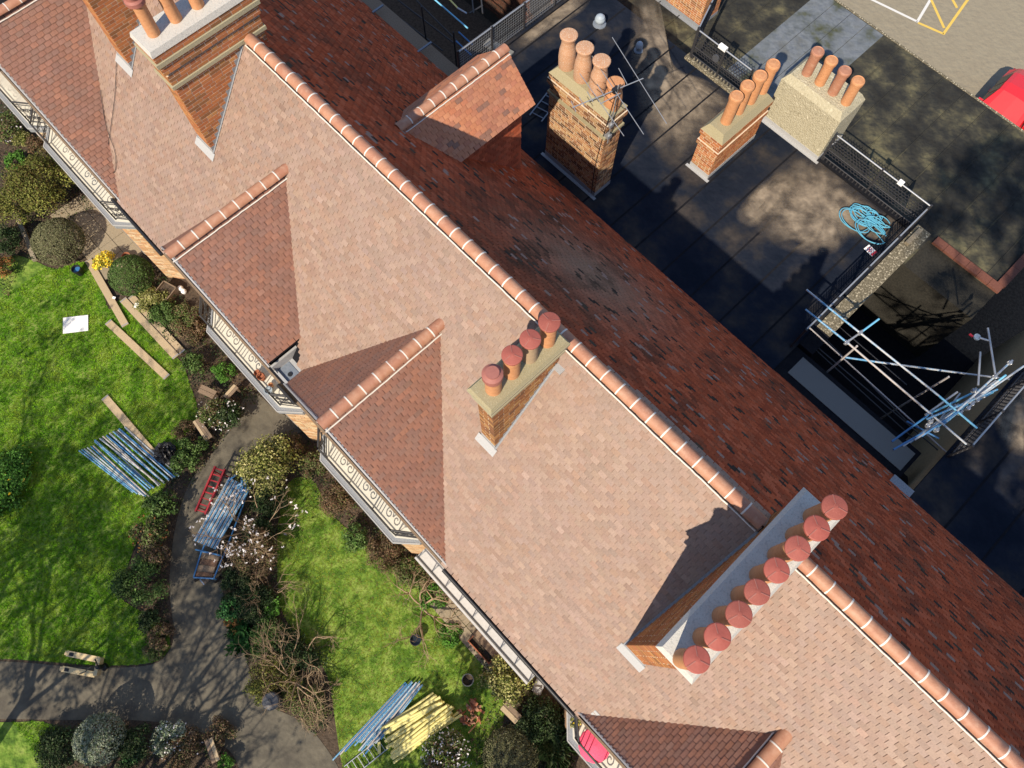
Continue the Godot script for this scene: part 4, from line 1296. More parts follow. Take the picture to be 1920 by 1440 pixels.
func _roof_things():
	var f1 = fence("roof_railing", "black honeycomb railing on the roof edge left of the four terracotta pots", [Vector3(-8.15, 4.4, -14.96), Vector3(-6.2, 4.4, -14.96)], 1.0)
	part("white_bracket", box_mesh(Vector3(0.75, 0.98, -0.06), Vector3(1.0, 1.08, 0.06)), M.paper, f1)
	part("lamp_disc", tube_mesh([Vector3(0.8, 0.62, 0.08), Vector3(0.8, 0.62, 0.03)], 0.11, 14), M.grey_plastic, f1)
	fence("roof_railing", "short black honeycomb return railing in front of the brick block", [Vector3(-8.2, 4.4, -15.0), Vector3(-8.9, 4.4, -16.8)], 1.0)
	var f2 = fence("roof_railing", "black honeycomb railing on the roof edge above the blue rope", [Vector3(-3.3, 4.36, -14.98), Vector3(-0.28, 4.36, -14.98)], 1.0)
	part("white_tag", box_mesh(Vector3(2.0, 0.96, -0.03), Vector3(2.14, 1.1, 0.04)), M.paper, f2)
	fence("roof_railing", "long dark mesh railing beside the lichened coping", [Vector3(-0.3, 4.32, -14.9), Vector3(-0.3, 4.32, -10.0)], 1.0)
	fence("roof_railing", "wire mesh railing at the roof edge over the left light well", [Vector3(-12.3, 4.3, -9.6), Vector3(-12.3, 4.3, -16.0)], 1.0, false)
	fence("roof_railing", "dark railing on the far side of the right light well", [Vector3(4.0, 4.8, -10.2), Vector3(4.0, 4.8, -16.0)], 0.95)
	# television aerial on the tall chimney
	var an := thing("television_aerial", "silver television aerial with long crossbars on the tall chimney", "aerial")
	part("mast", tube_mesh([Vector3(-6.74, 6.6, -9.6), Vector3(-6.74, 8.55, -9.6)], 0.015, 8), M.steel, an)
	part("bracket", box_mesh(Vector3(-6.84, 6.8, -9.66), Vector3(-6.7, 6.9, -9.54)), M.steel, an)
	part("bracket", box_mesh(Vector3(-6.84, 7.2, -9.66), Vector3(-6.7, 7.3, -9.54)), M.steel, an)
	part("boom", tube_mesh([Vector3(-7.097, 8.400, -8.547), Vector3(-6.577, 8.400, -10.252)], 0.013, 6), M.steel, an)
	part("boom", tube_mesh([Vector3(-6.740, 8.420, -9.044), Vector3(-6.634, 8.420, -9.573)], 0.012, 6), M.steel, an)
	for e in [[Vector3(-7.854, 8.400, -10.591), Vector3(-5.393, 8.400, -9.728)], [Vector3(-7.779, 8.430, -9.853), Vector3(-5.532, 8.430, -9.144)], [Vector3(-7.639, 8.400, -9.326), Vector3(-5.808, 8.400, -8.827)], [Vector3(-7.146, 8.400, -10.061), Vector3(-6.710, 8.400, -9.878)], [Vector3(-7.164, 8.400, -9.399), Vector3(-6.808, 8.400, -9.268)], [Vector3(-7.176, 8.400, -9.091), Vector3(-6.895, 8.400, -8.989)], [Vector3(-7.195, 8.400, -8.861), Vector3(-6.933, 8.400, -8.762)], [Vector3(-7.235, 8.400, -8.652), Vector3(-6.961, 8.400, -8.526)]]:
		part("element", tube_mesh(e, 0.009, 6), M.steel, an)
	part("junction_box", box_mesh(Vector3(-6.830, 8.360, -9.654), Vector3(-6.830, 8.360, -9.654) + Vector3(0.1, 0.1, 0.16)), M.black_plastic, an)
	var cq := Builder.new()
	cq.tube(spline([Vector3(-6.74, 8.4, -9.58), Vector3(-6.78, 7.4, -9.5), Vector3(-6.88, 6.6, -9.545), Vector3(-6.95, 5.4, -9.545), Vector3(-6.9, 4.4, -9.53)], 5), 0.012, 5)
	part("cable", cq.mesh(), M.black_plastic, an)
	# mushroom vents
	for v in [[Vector3(-10.931, 4.300, -13.995), 0.16, "round domed roof vent furthest behind the bulbous pots", "grey"], [Vector3(-9.432, 4.300, -14.104), 0.11, "small pale domed roof vent right of the aerial", "pale"]]:
		var o := thing("roof_vent", v[2], "vent", v[0], "domed vents on the flat roof")
		var q := Builder.new()
		q.lathe(Vector3.ZERO, [Vector2(v[1] * 1.3, 0), Vector2(v[1] * 1.25, 0.03), Vector2(v[1] * 0.7, 0.05), Vector2(v[1] * 0.65, 0.16)], 16)
		part("base", q.mesh(), M.lead_dark, o)
		var c := Builder.new()
		c.lathe(Vector3.ZERO, [Vector2(v[1] * 0.65, 0.15), Vector2(v[1], 0.16), Vector2(v[1], 0.2), Vector2(v[1] * 0.8, 0.28), Vector2(v[1] * 0.4, 0.33), Vector2(0.001, 0.34)], 16)
		part("cap", c.mesh(), M.dome, o)
	# rope coil
	var rp := []
	var ctr := Vector3(-1.260, 4.340, -14.238)
	var r2 := RandomNumberGenerator.new()
	r2.seed = 5
	var loops := 17
	for i in loops * 9:
		var k := i / 9
		if i % 9 == 0:
			pass
		var hsh := float(hash(k * 77 + 3) % 1000) / 1000.0
		var hs2 := float(hash(k * 131 + 9) % 1000) / 1000.0
		var a := TAU * i / 9.0
		var rr := 0.16 + 0.24 * hsh
		rp.append(ctr + Vector3((hs2 - 0.5) * 0.75 + cos(a) * rr * 1.15, 0.02 + 0.10 * hs2 + 0.012 * k / 3.0 * hsh + r2.randf() * 0.02, (hsh - 0.5) * 0.6 + sin(a) * rr * 0.75).rotated(Vector3.UP, 0.0))
	var rt := thing("rope_coil", "tangled coil of sky blue rope on the black felt roof", "rope")
	part("rope", tube_mesh(spline(rp, 4), 0.013, 5), M.rope_blue, rt)
	# warning sign lying on the roof
	var sg := thing("warning_sign", "white warning sign with red band and prohibition ring lying on the roof", "sign", Vector3(-0.594, 4.320, -13.658))
	sg.rotation.y = -0.1
	part("board", box_mesh(Vector3(-0.15, 0, -0.10), Vector3(0.15, 0.012, 0.10)), M.paper, sg)
	part("red_band", box_mesh(Vector3(0.08, 0.0122, -0.10), Vector3(0.148, 0.0142, 0.09)), M.sign_red, sg)
	var ring := Builder.new()
	var cp := []
	for i in 25: cp.append(Vector3(-0.035 + cos(TAU * i / 24) * 0.065, 0.0135, sin(TAU * i / 24) * 0.065))
	ring.tube(cp, 0.008, 5)
	ring.board(Vector3(-0.08, 0.0135, -0.045), Vector3(0.01, 0.0135, 0.045), 0.014, 0.004)
	part("prohibition_ring", ring.mesh(), M.sign_red, sg)
	part("pictogram", box_mesh(Vector3(-0.06, 0.0122, -0.03), Vector3(-0.015, 0.0135, 0.03)), M.ink, sg)
	# ladder and slab on the roof
	ladder("roof_ladder", "grey ladder lying on the roof between dormer and tall chimney", Vector3(-9.743, 4.360, -10.164), Vector3(-10.024, 4.360, -11.335), 0.40, M.lead_dark, 5)
	var sl := thing("loose_slab", "grey slab lying on the roof behind the rear dormer", "slab", Vector3(-12.284, 4.330, -11.114))
	sl.rotation.y = 0.2
	part("slab", box_mesh(Vector3(-0.45, 0, -0.16), Vector3(0.45, 0.06, 0.16)), M.felt_grit, sl)

func ladder(called: String, label: String, a: Vector3, b: Vector3, w: float, m: Material, rungs: int, r := 0.016):
	var o := thing(called, label, "ladder", a)
	var d := b - a
	var s := Vector3.UP.cross(d.normalized()).normalized() * w * 0.5
	for k in [-1, 1]:
		part("stile", tube_mesh([s * k, d + s * k], r * 1.3, 6), m, o)
	for i in rungs:
		var p := d * (i + 0.5) / rungs
		part("rung", tube_mesh([p - s, p + s], r, 6), m, o)
	return o

func coupler(o: Node, p: Vector3):
	var q := Builder.new()
	q.tube([p + Vector3(-0.045, 0, 0), p + Vector3(0.045, 0, 0)], 0.045, 8)
	q.tube([p + Vector3(0, -0.05, 0.02), p + Vector3(0, 0.05, 0.02)], 0.04, 8)
	q.bx(p + Vector3(-0.02, 0.03, -0.06), p + Vector3(0.02, 0.06, 0.07))
	part("coupler", q.mesh(), M.steel, o)

func _scaffold():
	var o := thing("scaffold", "scaffold of pale and blue steel tubes over the right light well", "scaffold")
	var tb := [
		[Vector3(-0.952, 5.700, -10.601), Vector3(-0.503, 5.700, -10.604), "tube_grey"], [Vector3(-0.503, 5.700, -10.604), Vector3(0.430, 5.700, -10.624), "tube_blue"], [Vector3(0.430, 5.700, -10.624), Vector3(2.807, 5.700, -10.676), "tube_grey"], [Vector3(2.807, 5.700, -10.676), Vector3(3.851, 5.700, -10.663), "sky_blue"],
		[Vector3(-0.645, 5.600, -10.240), Vector3(0.625, 5.600, -10.281), "tube_blue"], [Vector3(0.625, 5.600, -10.281), Vector3(2.661, 5.600, -10.256), "tube_rust"], [Vector3(2.661, 5.600, -10.256), Vector3(3.926, 5.600, -10.246), "tube_grey"],
		[Vector3(0.546, 5.650, -10.168), Vector3(0.628, 5.650, -10.667), "steel"], [Vector3(0.628, 5.650, -10.667), Vector3(0.712, 5.650, -11.272), "sky_blue"],
		[Vector3(0.807, 4.900, -10.388), Vector3(1.366, 4.900, -10.815), "tube_blue"], [Vector3(1.366, 4.900, -10.815), Vector3(2.861, 4.900, -11.991), "tube_grey"], [Vector3(2.861, 4.900, -11.991), Vector3(3.865, 4.900, -12.790), "steel"],
		[Vector3(2.933, 5.300, -9.133), Vector3(3.159, 5.300, -9.935), "blue_paint"], [Vector3(3.159, 5.300, -9.935), Vector3(3.417, 5.300, -11.024), "tube_grey"], [Vector3(3.417, 5.300, -11.024), Vector3(3.696, 5.300, -11.941), "sky_blue"],
		[Vector3(2.846, 5.000, -9.431), Vector3(3.060, 5.000, -10.651), "blue_paint"], [Vector3(2.986, 5.400, -10.393), Vector3(3.488, 5.400, -11.882), "sky_blue"],
		[Vector3(2.906, 5.500, -10.209), Vector3(3.084, 5.500, -11.198), "steel"], [Vector3(3.264, 5.900, -10.552), Vector3(3.410, 5.900, -12.310), "tube_grey"], [Vector3(3.412, 5.800, -11.155), Vector3(3.706, 5.800, -12.621), "tube_grey"], [Vector3(2.954, 5.700, -10.025), Vector3(3.635, 5.700, -11.771), "tube_blue"], [Vector3(3.273, 5.200, -10.319), Vector3(3.208, 5.200, -11.420), "steel"],
		[Vector3(2.824, 4.800, -10.204), Vector3(3.593, 4.800, -10.408), "blue_paint"],
		[Vector3(2.525, 6.200, -12.490), Vector3(3.286, 6.200, -11.662), "steel"], [Vector3(2.784, 6.000, -12.028), Vector3(3.212, 6.000, -11.322), "steel"], [Vector3(3.342, 6.100, -11.811), Vector3(3.371, 6.100, -12.250), "tube_grey"]]
	for k in 9:
		var p0: Vector3 = Vector3(3.058, 5.100, -9.430).lerp(Vector3(3.362, 5.100, -10.454), rng.randf()) + Vector3(0, rf(-0.1, 0.5), 0)
		var p1: Vector3 = Vector3(3.323, 5.600, -10.658).lerp(Vector3(3.561, 5.600, -12.311), rng.randf()) + Vector3(0, rf(-0.3, 0.4), 0)
		tb.append([p0, p1, ["tube_grey", "sky_blue", "tube_blue", "steel", "blue_paint"][k % 5]])
	for t in tb:
		part("tube", tube_mesh([t[0], t[1]], 0.0245, 8), M[t[2]], o)
	for p in [Vector3(0.626, 5.690, -10.640), Vector3(0.565, 5.630, -10.258), Vector3(3.457, 5.600, -10.983), Vector3(3.456, 5.600, -11.130), Vector3(3.420, 5.500, -10.824), Vector3(3.372, 5.900, -11.838), Vector3(3.090, 5.450, -10.203), Vector3(3.243, 5.600, -10.813), Vector3(3.520, 5.600, -11.476), Vector3(3.110, 5.400, -10.118), Vector3(3.369, 6.100, -12.211), Vector3(3.282, 5.700, -11.362), Vector3(3.487, 5.600, -11.293), Vector3(3.332, 5.300, -10.228)]:
		coupler(o, p)
	# uprights that carry it down into the well
	for p in [Vector3(0.782, 5.500, -10.310), Vector3(3.475, 5.300, -11.047), Vector3(2.730, 5.300, -11.365)]:
		part("standard", tube_mesh([Vector3(p.x, 0.05, p.z), p + Vector3(0, 0.2, 0)], 0.0245, 8), M.tube_rust, o)
	# deeper tubes in the shade of the well
	for t in [[Vector3(-0.341, 4.600, -10.562), Vector3(4.202, 4.600, -10.375), "tube_rust"], [Vector3(0.038, 3.600, -11.249), Vector3(3.027, 3.600, -10.938), "iron"], [Vector3(0.160, 3.200, -12.040), Vector3(2.494, 3.200, -11.999), "iron"], [Vector3(-0.211, 3.900, -10.712), Vector3(3.971, 3.900, -10.710), "iron"], [Vector3(-0.331, 3.600, -10.816), Vector3(3.372, 3.600, -10.691), "iron"]]:
		part("tube", tube_mesh([t[0], t[1]], 0.02, 6), M[t[2]], o)
	var g := thing("gin_wheel", "small grey gin wheel pulley at the top of the scaffold", "pulley", Vector3(2.479, 6.250, -12.087))
	var q := Builder.new()
	q.tube([Vector3(0, -0.02, 0), Vector3(0, 0.02, 0)], 0.075, 16)
	part("wheel", q.mesh(), M.dome, g)
	part("bracket", tube_mesh([Vector3(0.04, 0.03, 0.0), Vector3(0.22, 0.03, -0.09)], 0.025, 6), M.steel, g)
	part("red_tag", box_mesh(Vector3(-0.16, -0.03, 0.03), Vector3(-0.07, 0.0, 0.07)), M.sign_red, g)
	# scaffold in the left light well
	var l := thing("scaffold", "dark scaffold with sky blue and yellow tubes in the left light well", "scaffold")
	for t in [[Vector3(-16.005, 4.500, -10.929), Vector3(-13.376, 4.500, -10.886), "sky_blue"], [Vector3(-14.894, 4.700, -11.161), Vector3(-13.993, 4.700, -11.058), "yellow_paint"], [Vector3(-13.993, 4.700, -11.058), Vector3(-13.658, 4.700, -11.115), "tube_grey"], [Vector3(-13.694, 4.200, -10.784), Vector3(-13.046, 4.200, -10.756), "blue_paint"], [Vector3(-13.725, 3.900, -10.675), Vector3(-12.994, 3.900, -10.644), "blue_paint"], [Vector3(-17.099, 3.600, -10.596), Vector3(-13.969, 3.600, -10.755), "iron"], [Vector3(-17.858, 3.000, -10.421), Vector3(-14.431, 3.000, -10.653), "iron"], [Vector3(-16.816, 3.400, -11.214), Vector3(-13.739, 3.400, -10.975), "iron"], [Vector3(-14.087, 4.600, -11.715), Vector3(-13.597, 4.600, -11.331), "iron"], [Vector3(-13.900, 4.600, -11.912), Vector3(-13.412, 4.600, -11.526), "iron"], [Vector3(-13.684, 4.600, -11.239), Vector3(-13.638, 4.600, -11.736), "iron"]]:
		part("tube", tube_mesh([t[0], t[1]], 0.0245, 8), M[t[2]], l)
	for p in [Vector3(-16.506, 3.700, -9.789), Vector3(-14.356, 3.700, -9.904)]:
		part("gutter_bracket", box_mesh(p + Vector3(-0.03, 0, -0.3), p + Vector3(0.03, 0.04, 0.3)), M.lead_dark, l)
	for p in [Vector3(-15.043, 4.400, -10.504), Vector3(-13.884, 4.100, -10.729)]:
		part("standard", tube_mesh([Vector3(p.x, 0, p.z), p], 0.0245, 8), M.iron, l)

func _car_park():
	struct("car_park", sheet_mesh([Vector2(-60, -21.45), Vector2(60, -21.45), Vector2(60, -90), Vector2(-60, -90)], 0.006), M.car_park)
	var marks := [["white_bay_line", Vector3(-8.331, 0.000, -25.668), Vector3(-5.510, 0.000, -26.236), "line_white", "white painted bay line running from the picture top to the corner"], ["white_bay_line", Vector3(-5.508, 0.000, -26.200), Vector3(-6.037, 0.000, -28.398), "line_white", "short white painted bay line at the yellow corner"], ["yellow_hatching", Vector3(-5.465, 0.000, -26.208), Vector3(-4.486, 0.000, -26.460), "line_yellow", ""], ["yellow_hatching", Vector3(-4.485, 0.000, -26.424), Vector3(-5.006, 0.000, -29.484), "line_yellow", ""], ["yellow_hatching", Vector3(-5.969, 0.000, -27.614), Vector3(-4.638, 0.000, -26.707), "line_yellow", ""], ["yellow_hatching", Vector3(-5.695, 0.000, -28.368), Vector3(-4.884, 0.000, -27.876), "line_yellow", ""]]
	for m in marks:
		var q := Builder.new()
		var a: Vector3 = m[1]; var b: Vector3 = m[2]
		var s := Vector3.UP.cross((b - a).normalized()) * 0.05
		var y := Vector3(0, 0.011 + (0.002 if m[0] == "yellow_hatching" else 0.0), 0)
		q.face([a - s + y, b - s + y, b + s + y, a + s + y], (a + b) * 0.5 - Vector3.UP)
		struct(m[0], q.mesh(), M[m[3]])
	_car()

func _car():
	var o := thing("parked_car", "small bright red hatchback parked beside the moss-grown outbuilding roof", "car", Vector3(-0.78, 0.006, -22.5))
	o.rotation.y = 0.06
	# stations: distance behind the front bumper, then half width, belt height, top height, top half width
	var st := [[0.0, 0.62, 0.55, 0.58, 0.55], [0.12, 0.76, 0.62, 0.68, 0.66], [0.5, 0.83, 0.74, 0.84, 0.70], [1.05, 0.84, 0.86, 0.95, 0.70], [1.75, 0.84, 0.92, 1.40, 0.60], [2.1, 0.84, 0.94, 1.46, 0.60], [2.7, 0.83, 0.96, 1.42, 0.58], [3.15, 0.80, 0.98, 1.26, 0.55], [3.38, 0.72, 0.86, 0.95, 0.58], [3.45, 0.64, 0.6, 0.66, 0.56]]
	var body := Builder.new()
	var rings := []
	for s in st:
		var r := []
		for p in [[-s[1] * 0.9, 0.2], [-s[1], 0.45], [-s[1] * 0.98, s[2]], [-s[4] * 1.02, s[3] - 0.05], [-s[4] * 0.8, s[3]], [0.0, s[3] + 0.02], [s[4] * 0.8, s[3]], [s[4] * 1.02, s[3] - 0.05], [s[1] * 0.98, s[2]], [s[1], 0.45], [s[1] * 0.9, 0.2]]:
			r.append(Vector3(p[0], p[1], -s[0]))
		rings.append(r)
	var ctr := Vector3(0, 0.6, -1.9)
	for i in rings.size() - 1:
		for k in 10:
			body.face([rings[i][k], rings[i + 1][k], rings[i + 1][k + 1]], ctr)
			body.face([rings[i][k], rings[i + 1][k + 1], rings[i][k + 1]], ctr)
	body.face(rings[0], ctr)
	body.face(rings[rings.size() - 1], ctr)
	part("body", body.mesh(), M.car_red, o)
	car_pane(o, ctr, [rings[3][3], rings[4][3], rings[4][7], rings[3][7]], "windscreen")
	car_pane(o, ctr, [rings[7][3], rings[8][3], rings[8][7], rings[7][7]], "rear_window")
	for s in [[2, 3], [8, 7]]:
		car_pane(o, ctr, [rings[3][s[0]], rings[4][s[0]], rings[4][s[1]]], "quarter_light")
		car_pane(o, ctr, [rings[4][s[0]], rings[5][s[0]], rings[5][s[1]], rings[4][s[1]]], "side_window")
		car_pane(o, ctr, [rings[5][s[0]], rings[6][s[0]], rings[6][s[1]], rings[5][s[1]]], "side_window")
	for x in [-0.74, 0.74]:
		for z in [-0.65, -2.8]:
			var w := Builder.new()
			w.tube([Vector3(x - 0.1, 0.3, z), Vector3(x + 0.1, 0.3, z)], 0.3, 18)
			part("wheel", w.mesh(), M.black_plastic, o)
			var rmm := Builder.new()
			rmm.tube([Vector3(x - 0.11, 0.3, z), Vector3(x + 0.11, 0.3, z)], 0.19, 14)
			part("wheel_rim", rmm.mesh(), M.steel, o)
		part("door_mirror", box_mesh(Vector3(x * 1.16 - 0.08, 0.92, -1.35), Vector3(x * 1.16 + 0.08, 1.04, -1.27)), M.car_red, o)
		part("headlight", box_mesh(Vector3(x * 0.75 - 0.12, 0.58, -0.1), Vector3(x * 0.75 + 0.12, 0.68, 0.0)), M.dome, o)
		part("tail_light", box_mesh(Vector3(x * 0.86 - 0.07, 0.72, -3.42), Vector3(x * 0.86 + 0.07, 0.92, -3.3)), M.sign_red, o)
		part("door_handle", box_mesh(Vector3(x * 1.13 - 0.02, 0.82, -2.15), Vector3(x * 1.13 + 0.02, 0.85, -2.0)), M.car_red, o)

func car_pane(o: Node, ctr: Vector3, pts: Array, called: String):
	var q := Builder.new()
	var c := Vector3.ZERO
	for p in pts: c += p
	c /= pts.size()
	var n: Vector3 = (pts[2] - pts[0]).cross(pts[1] - pts[0]).normalized()
	if n.dot(c - ctr) < 0: n = -n
	var moved := []
	for p in pts: moved.append(c + (p - c) * 0.9 + n * 0.012)
	q.face(moved, ctr)
	part(called, q.mesh(), M.glass_dark, o)

# ---------------------------------------------------------------- plants
var PAL := {
	"green": [Color(0.05, 0.10, 0.02), Color(0.08, 0.14, 0.035), Color(0.035, 0.07, 0.016), Color(0.11, 0.17, 0.05)],
	"bright": [Color(0.06, 0.17, 0.02), Color(0.10, 0.23, 0.035), Color(0.045, 0.11, 0.015)],
	"olive": [Color(0.13, 0.14, 0.03), Color(0.18, 0.19, 0.045), Color(0.08, 0.095, 0.02), Color(0.10, 0.075, 0.025)],
	"variegated": [Color(0.25, 0.25, 0.08), Color(0.19, 0.20, 0.05), Color(0.08, 0.10, 0.02), Color(0.33, 0.31, 0.13)],
	"dark": [Color(0.022, 0.045, 0.014), Color(0.04, 0.07, 0.022), Color(0.015, 0.03, 0.01), Color(0.06, 0.08, 0.035)],
	"grey": [Color(0.14, 0.145, 0.07), Color(0.19, 0.185, 0.10), Color(0.09, 0.095, 0.045)],
	"pale": [Color(0.21, 0.25, 0.17), Color(0.28, 0.31, 0.23), Color(0.12, 0.16, 0.09)],
	"brown": [Color(0.15, 0.09, 0.05), Color(0.20, 0.14, 0.085), Color(0.09, 0.06, 0.035), Color(0.08, 0.085, 0.03)],
	"mixed": [Color(0.07, 0.11, 0.025), Color(0.16, 0.15, 0.07), Color(0.13, 0.085, 0.05), Color(0.10, 0.14, 0.04)],
	"fern": [Color(0.035, 0.12, 0.03), Color(0.06, 0.17, 0.05), Color(0.02, 0.06, 0.015)],
	"yellow": [Color(0.75, 0.56, 0.03), Color(0.82, 0.66, 0.10), Color(0.30, 0.32, 0.05), Color(0.70, 0.48, 0.02)],
	"rust": [Color(0.26, 0.12, 0.035), Color(0.20, 0.08, 0.03), Color(0.08, 0.09, 0.02)],
	"white": [Color(0.80, 0.77, 0.76), Color(0.84, 0.80, 0.80)],
}
var leaf_mesh: ArrayMesh
var blade_mesh: ArrayMesh

func make_leaf(w: float, l: float) -> ArrayMesh:
	var q := Builder.new()
	var a := Vector3(0, 0, -l * 0.5); var b := Vector3(w * 0.5, 0.16 * l, -0.02 * l); var c := Vector3(0, 0.02 * l, l * 0.5); var d := Vector3(-w * 0.5, 0.16 * l, -0.02 * l)
	var below := Vector3(0, -1, 0)
	q.face([a, b, c], below)
	q.face([a, c, d], below)
	return q.mesh()

func rand_dir() -> Vector3:
	var z := rf(-1, 1)
	var a := rf(0, TAU)
	var r := sqrt(1 - z * z)
	return Vector3(r * cos(a), z, r * sin(a))

func leaf_at(p: Vector3, out: Vector3, size: float) -> Transform3D:
	var y := (out + rand_dir() * 0.75 + Vector3.UP * 0.25).normalized()
	var x := y.cross(rand_dir()).normalized()
	if x.length() < 0.5: x = Vector3.RIGHT
	var z := x.cross(y)
	var s := size * rf(0.7, 1.3)
	return Transform3D(Basis(x * s, y * s, z * s), p)

# a leafy bush: uneven clumps over a twiggy frame; "ball" is clipped close
func bush(label: String, at: Vector3, r: float, h: float, pal: String, style := "loose", leaf := 0.075, called := "shrub", accents := "", amount := 0.0, cat := "shrub") -> Node3D:
	at.y = 0.0
	var o := thing(called, label, cat, at)
	var items := []
	var cols: Array = PAL[pal]
	var n := int(clampf(5200.0 * r * r * (0.075 / leaf) * (0.075 / leaf), 350, 15000))
	var cy := h * 0.5
	if style == "ball":
		n = int(n * 1.2)
		for i in n:
			var d := rand_dir()
			if d.y < -0.55: d.y = -d.y
			var wob := 1.0 + 0.10 * noise.get_noise_3d(d.x * 8 + at.x * 9, d.y * 8, d.z * 8 + at.z * 9) + rf(-0.07, 0.015)
			var p := Vector3(d.x * r, cy + d.y * cy, d.z * r) * Vector3(wob, 1, wob)
			var k := 0.85 + 0.35 * noise.get_noise_3d(d.x * 20, d.y * 20, d.z * 20)
			items.append([leaf_at(p, d, leaf), jit(pick(cols), 0.2) * k * 1.25])
	else:
		var clumps := []
		var m := int(10 + 22 * r)
		for i in m:
			var d := rand_dir()
			d.y = absf(d.y) * 1.1 - 0.25
			var k := rf(0.55, 1.0)
			clumps.append([Vector3(d.x * r * k * 0.82, cy + d.y * cy * k * 0.9, d.z * r * k * 0.82), rf(0.22, 0.42) * r, rf(0.7, 1.25), pick(cols)])
		for i in n:
			var c = clumps[rng.randi() % m]
			var d := rand_dir()
			if rng.randf() < 0.7: d.y = absf(d.y)
			var p: Vector3 = c[0] + Vector3(d.x, d.y * 0.75, d.z) * c[1] * pow(rng.randf(), 0.4)
			if p.y < 0.02: p.y = rf(0.02, 0.1)
			var col: Color = pick(cols) if rng.randf() < 0.6 else c[3]
			items.append([leaf_at(p, d, leaf), jit(col, 0.22) * c[2] * 1.25])
	multi("foliage", leaf_mesh, M.leaf, o, items)
	if accents:
		var acc := []
		for i in int(amount):
			var d := rand_dir()
			d.y = absf(d.y)
			var p := Vector3(d.x * r, cy + d.y * cy * 0.95, d.z * r) * rf(0.75, 1.04)
			acc.append([leaf_at(p, d, leaf * 1.15), jit(pick(PAL[accents]), 0.1)])
		multi("flowers", leaf_mesh, M.leaf, o, acc)
	var q := Builder.new()
	for i in 7:
		var d := rand_dir()
		d.y = absf(d.y) + 0.6
		var e := Vector3(d.x * r * 0.7, minf(h * 0.8, d.y * h * 0.6), d.z * r * 0.7)
		q.tube([Vector3(rf(-0.05, 0.05), 0, rf(-0.05, 0.05)), e * 0.5 + Vector3(rf(-0.05, 0.05), 0.05, rf(-0.05, 0.05)), e], 0.018, 5, 0.006)
	part("stems", q.mesh(), M.bark_dark, o)
	return o

# long arching leaves from one root
func strap_plant(label: String, at: Vector3, r: float, pal: String, n := 60, w := 0.05, called := "strap_leaved_plant"):
	at.y = 0
	var o := thing(called, label, "plant", at)
	var items := []
	for i in n:
		var a := rf(0, TAU)
		var d := Vector3(cos(a), 0, sin(a))
		var L := r * rf(0.6, 1.1)
		var col: Color = jit(pick(PAL[pal]), 0.2)
		var prev := Vector3(0, 0.05, 0)
		for k in range(1, 6):
			var t := k / 5.0
			var p := d * L * t + Vector3.UP * (0.05 + L * (1.2 * t - 1.15 * t * t))
			var z := (p - prev)
			var x := z.cross(Vector3.UP).normalized()
			var ww := w * (1.2 - t) * 6.0
			items.append([Transform3D(Basis(x * ww * 3.0, z.normalized().cross(x) * 3.0 * -0.3, z * 1.3), (p + prev) * 0.5), col])
			prev = p
	multi("leaves", leaf_unit, M.leaf, o, items)

var leaf_unit: ArrayMesh

func grow(q: Builder, a: Vector3, d: Vector3, l: float, r: float, depth: int, spread: float, up: float, tips: Array, sides := 5):
	var pts := [a]
	var p := a
	var dd := d
	for i in 3:
		dd = (dd + rand_dir() * 0.22 + Vector3.UP * up * 0.12).normalized()
		p += dd * l / 3.0
		if p.y < 0.04: p.y = 0.04
		pts.append(p)
	q.tube(pts, r, sides, r * 0.62, false)
	if depth <= 0:
		tips.append(p)
		return
	var n := 2 + (rng.randi() % 2)
	for i in n:
		var nd := (dd + rand_dir() * spread + Vector3.UP * up * 0.25).normalized()
		grow(q, p, nd, l * rf(0.62, 0.85), r * 0.6, depth - 1, spread, up, tips, maxi(3, sides - 1))
	if rng.randf() < 0.5:
		grow(q, pts[2], (dd + rand_dir() * spread * 1.3).normalized(), l * 0.55, r * 0.45, depth - 1, spread, up, tips, 3)

func bare_shrub(label: String, at: Vector3, r: float, m: String, stems := 5, depth := 4, spread := 0.85, up := 0.3, called := "bare_shrub", cat := "shrub", blossoms := 0, leafy := "", thick := 0.022):
	at.y = 0
	var o := thing(called, label, cat, at)
	var q := Builder.new()
	var tips := []
	for i in stems:
		var a := TAU * i / stems + rf(-0.4, 0.4)
		grow(q, Vector3(rf(-0.06, 0.06), 0, rf(-0.06, 0.06)), Vector3(cos(a), rf(0.5, 1.3), sin(a)).normalized(), r * 0.48, thick, depth, spread, up, tips)
	part("branches", q.mesh(), M[m], o)
	if blossoms > 0:
		var it := []
		for i in blossoms:
			var t: Vector3 = tips[rng.randi() % tips.size()] + rand_dir() * 0.05
			for k in 3: it.append([leaf_at(t + rand_dir() * 0.025, Vector3.UP, 0.055), jit(pick(PAL.white), 0.04)])
		multi("blossom", leaf_mesh, M.leaf, o, it)
	if leafy:
		var it2 := []
		for i in 1400:
			var t: Vector3 = tips[rng.randi() % tips.size()] + rand_dir() * 0.12
			it2.append([leaf_at(t, Vector3.UP, 0.06), jit(pick(PAL[leafy]), 0.2)])
		multi("foliage", leaf_mesh, M.leaf, o, it2)
	return o

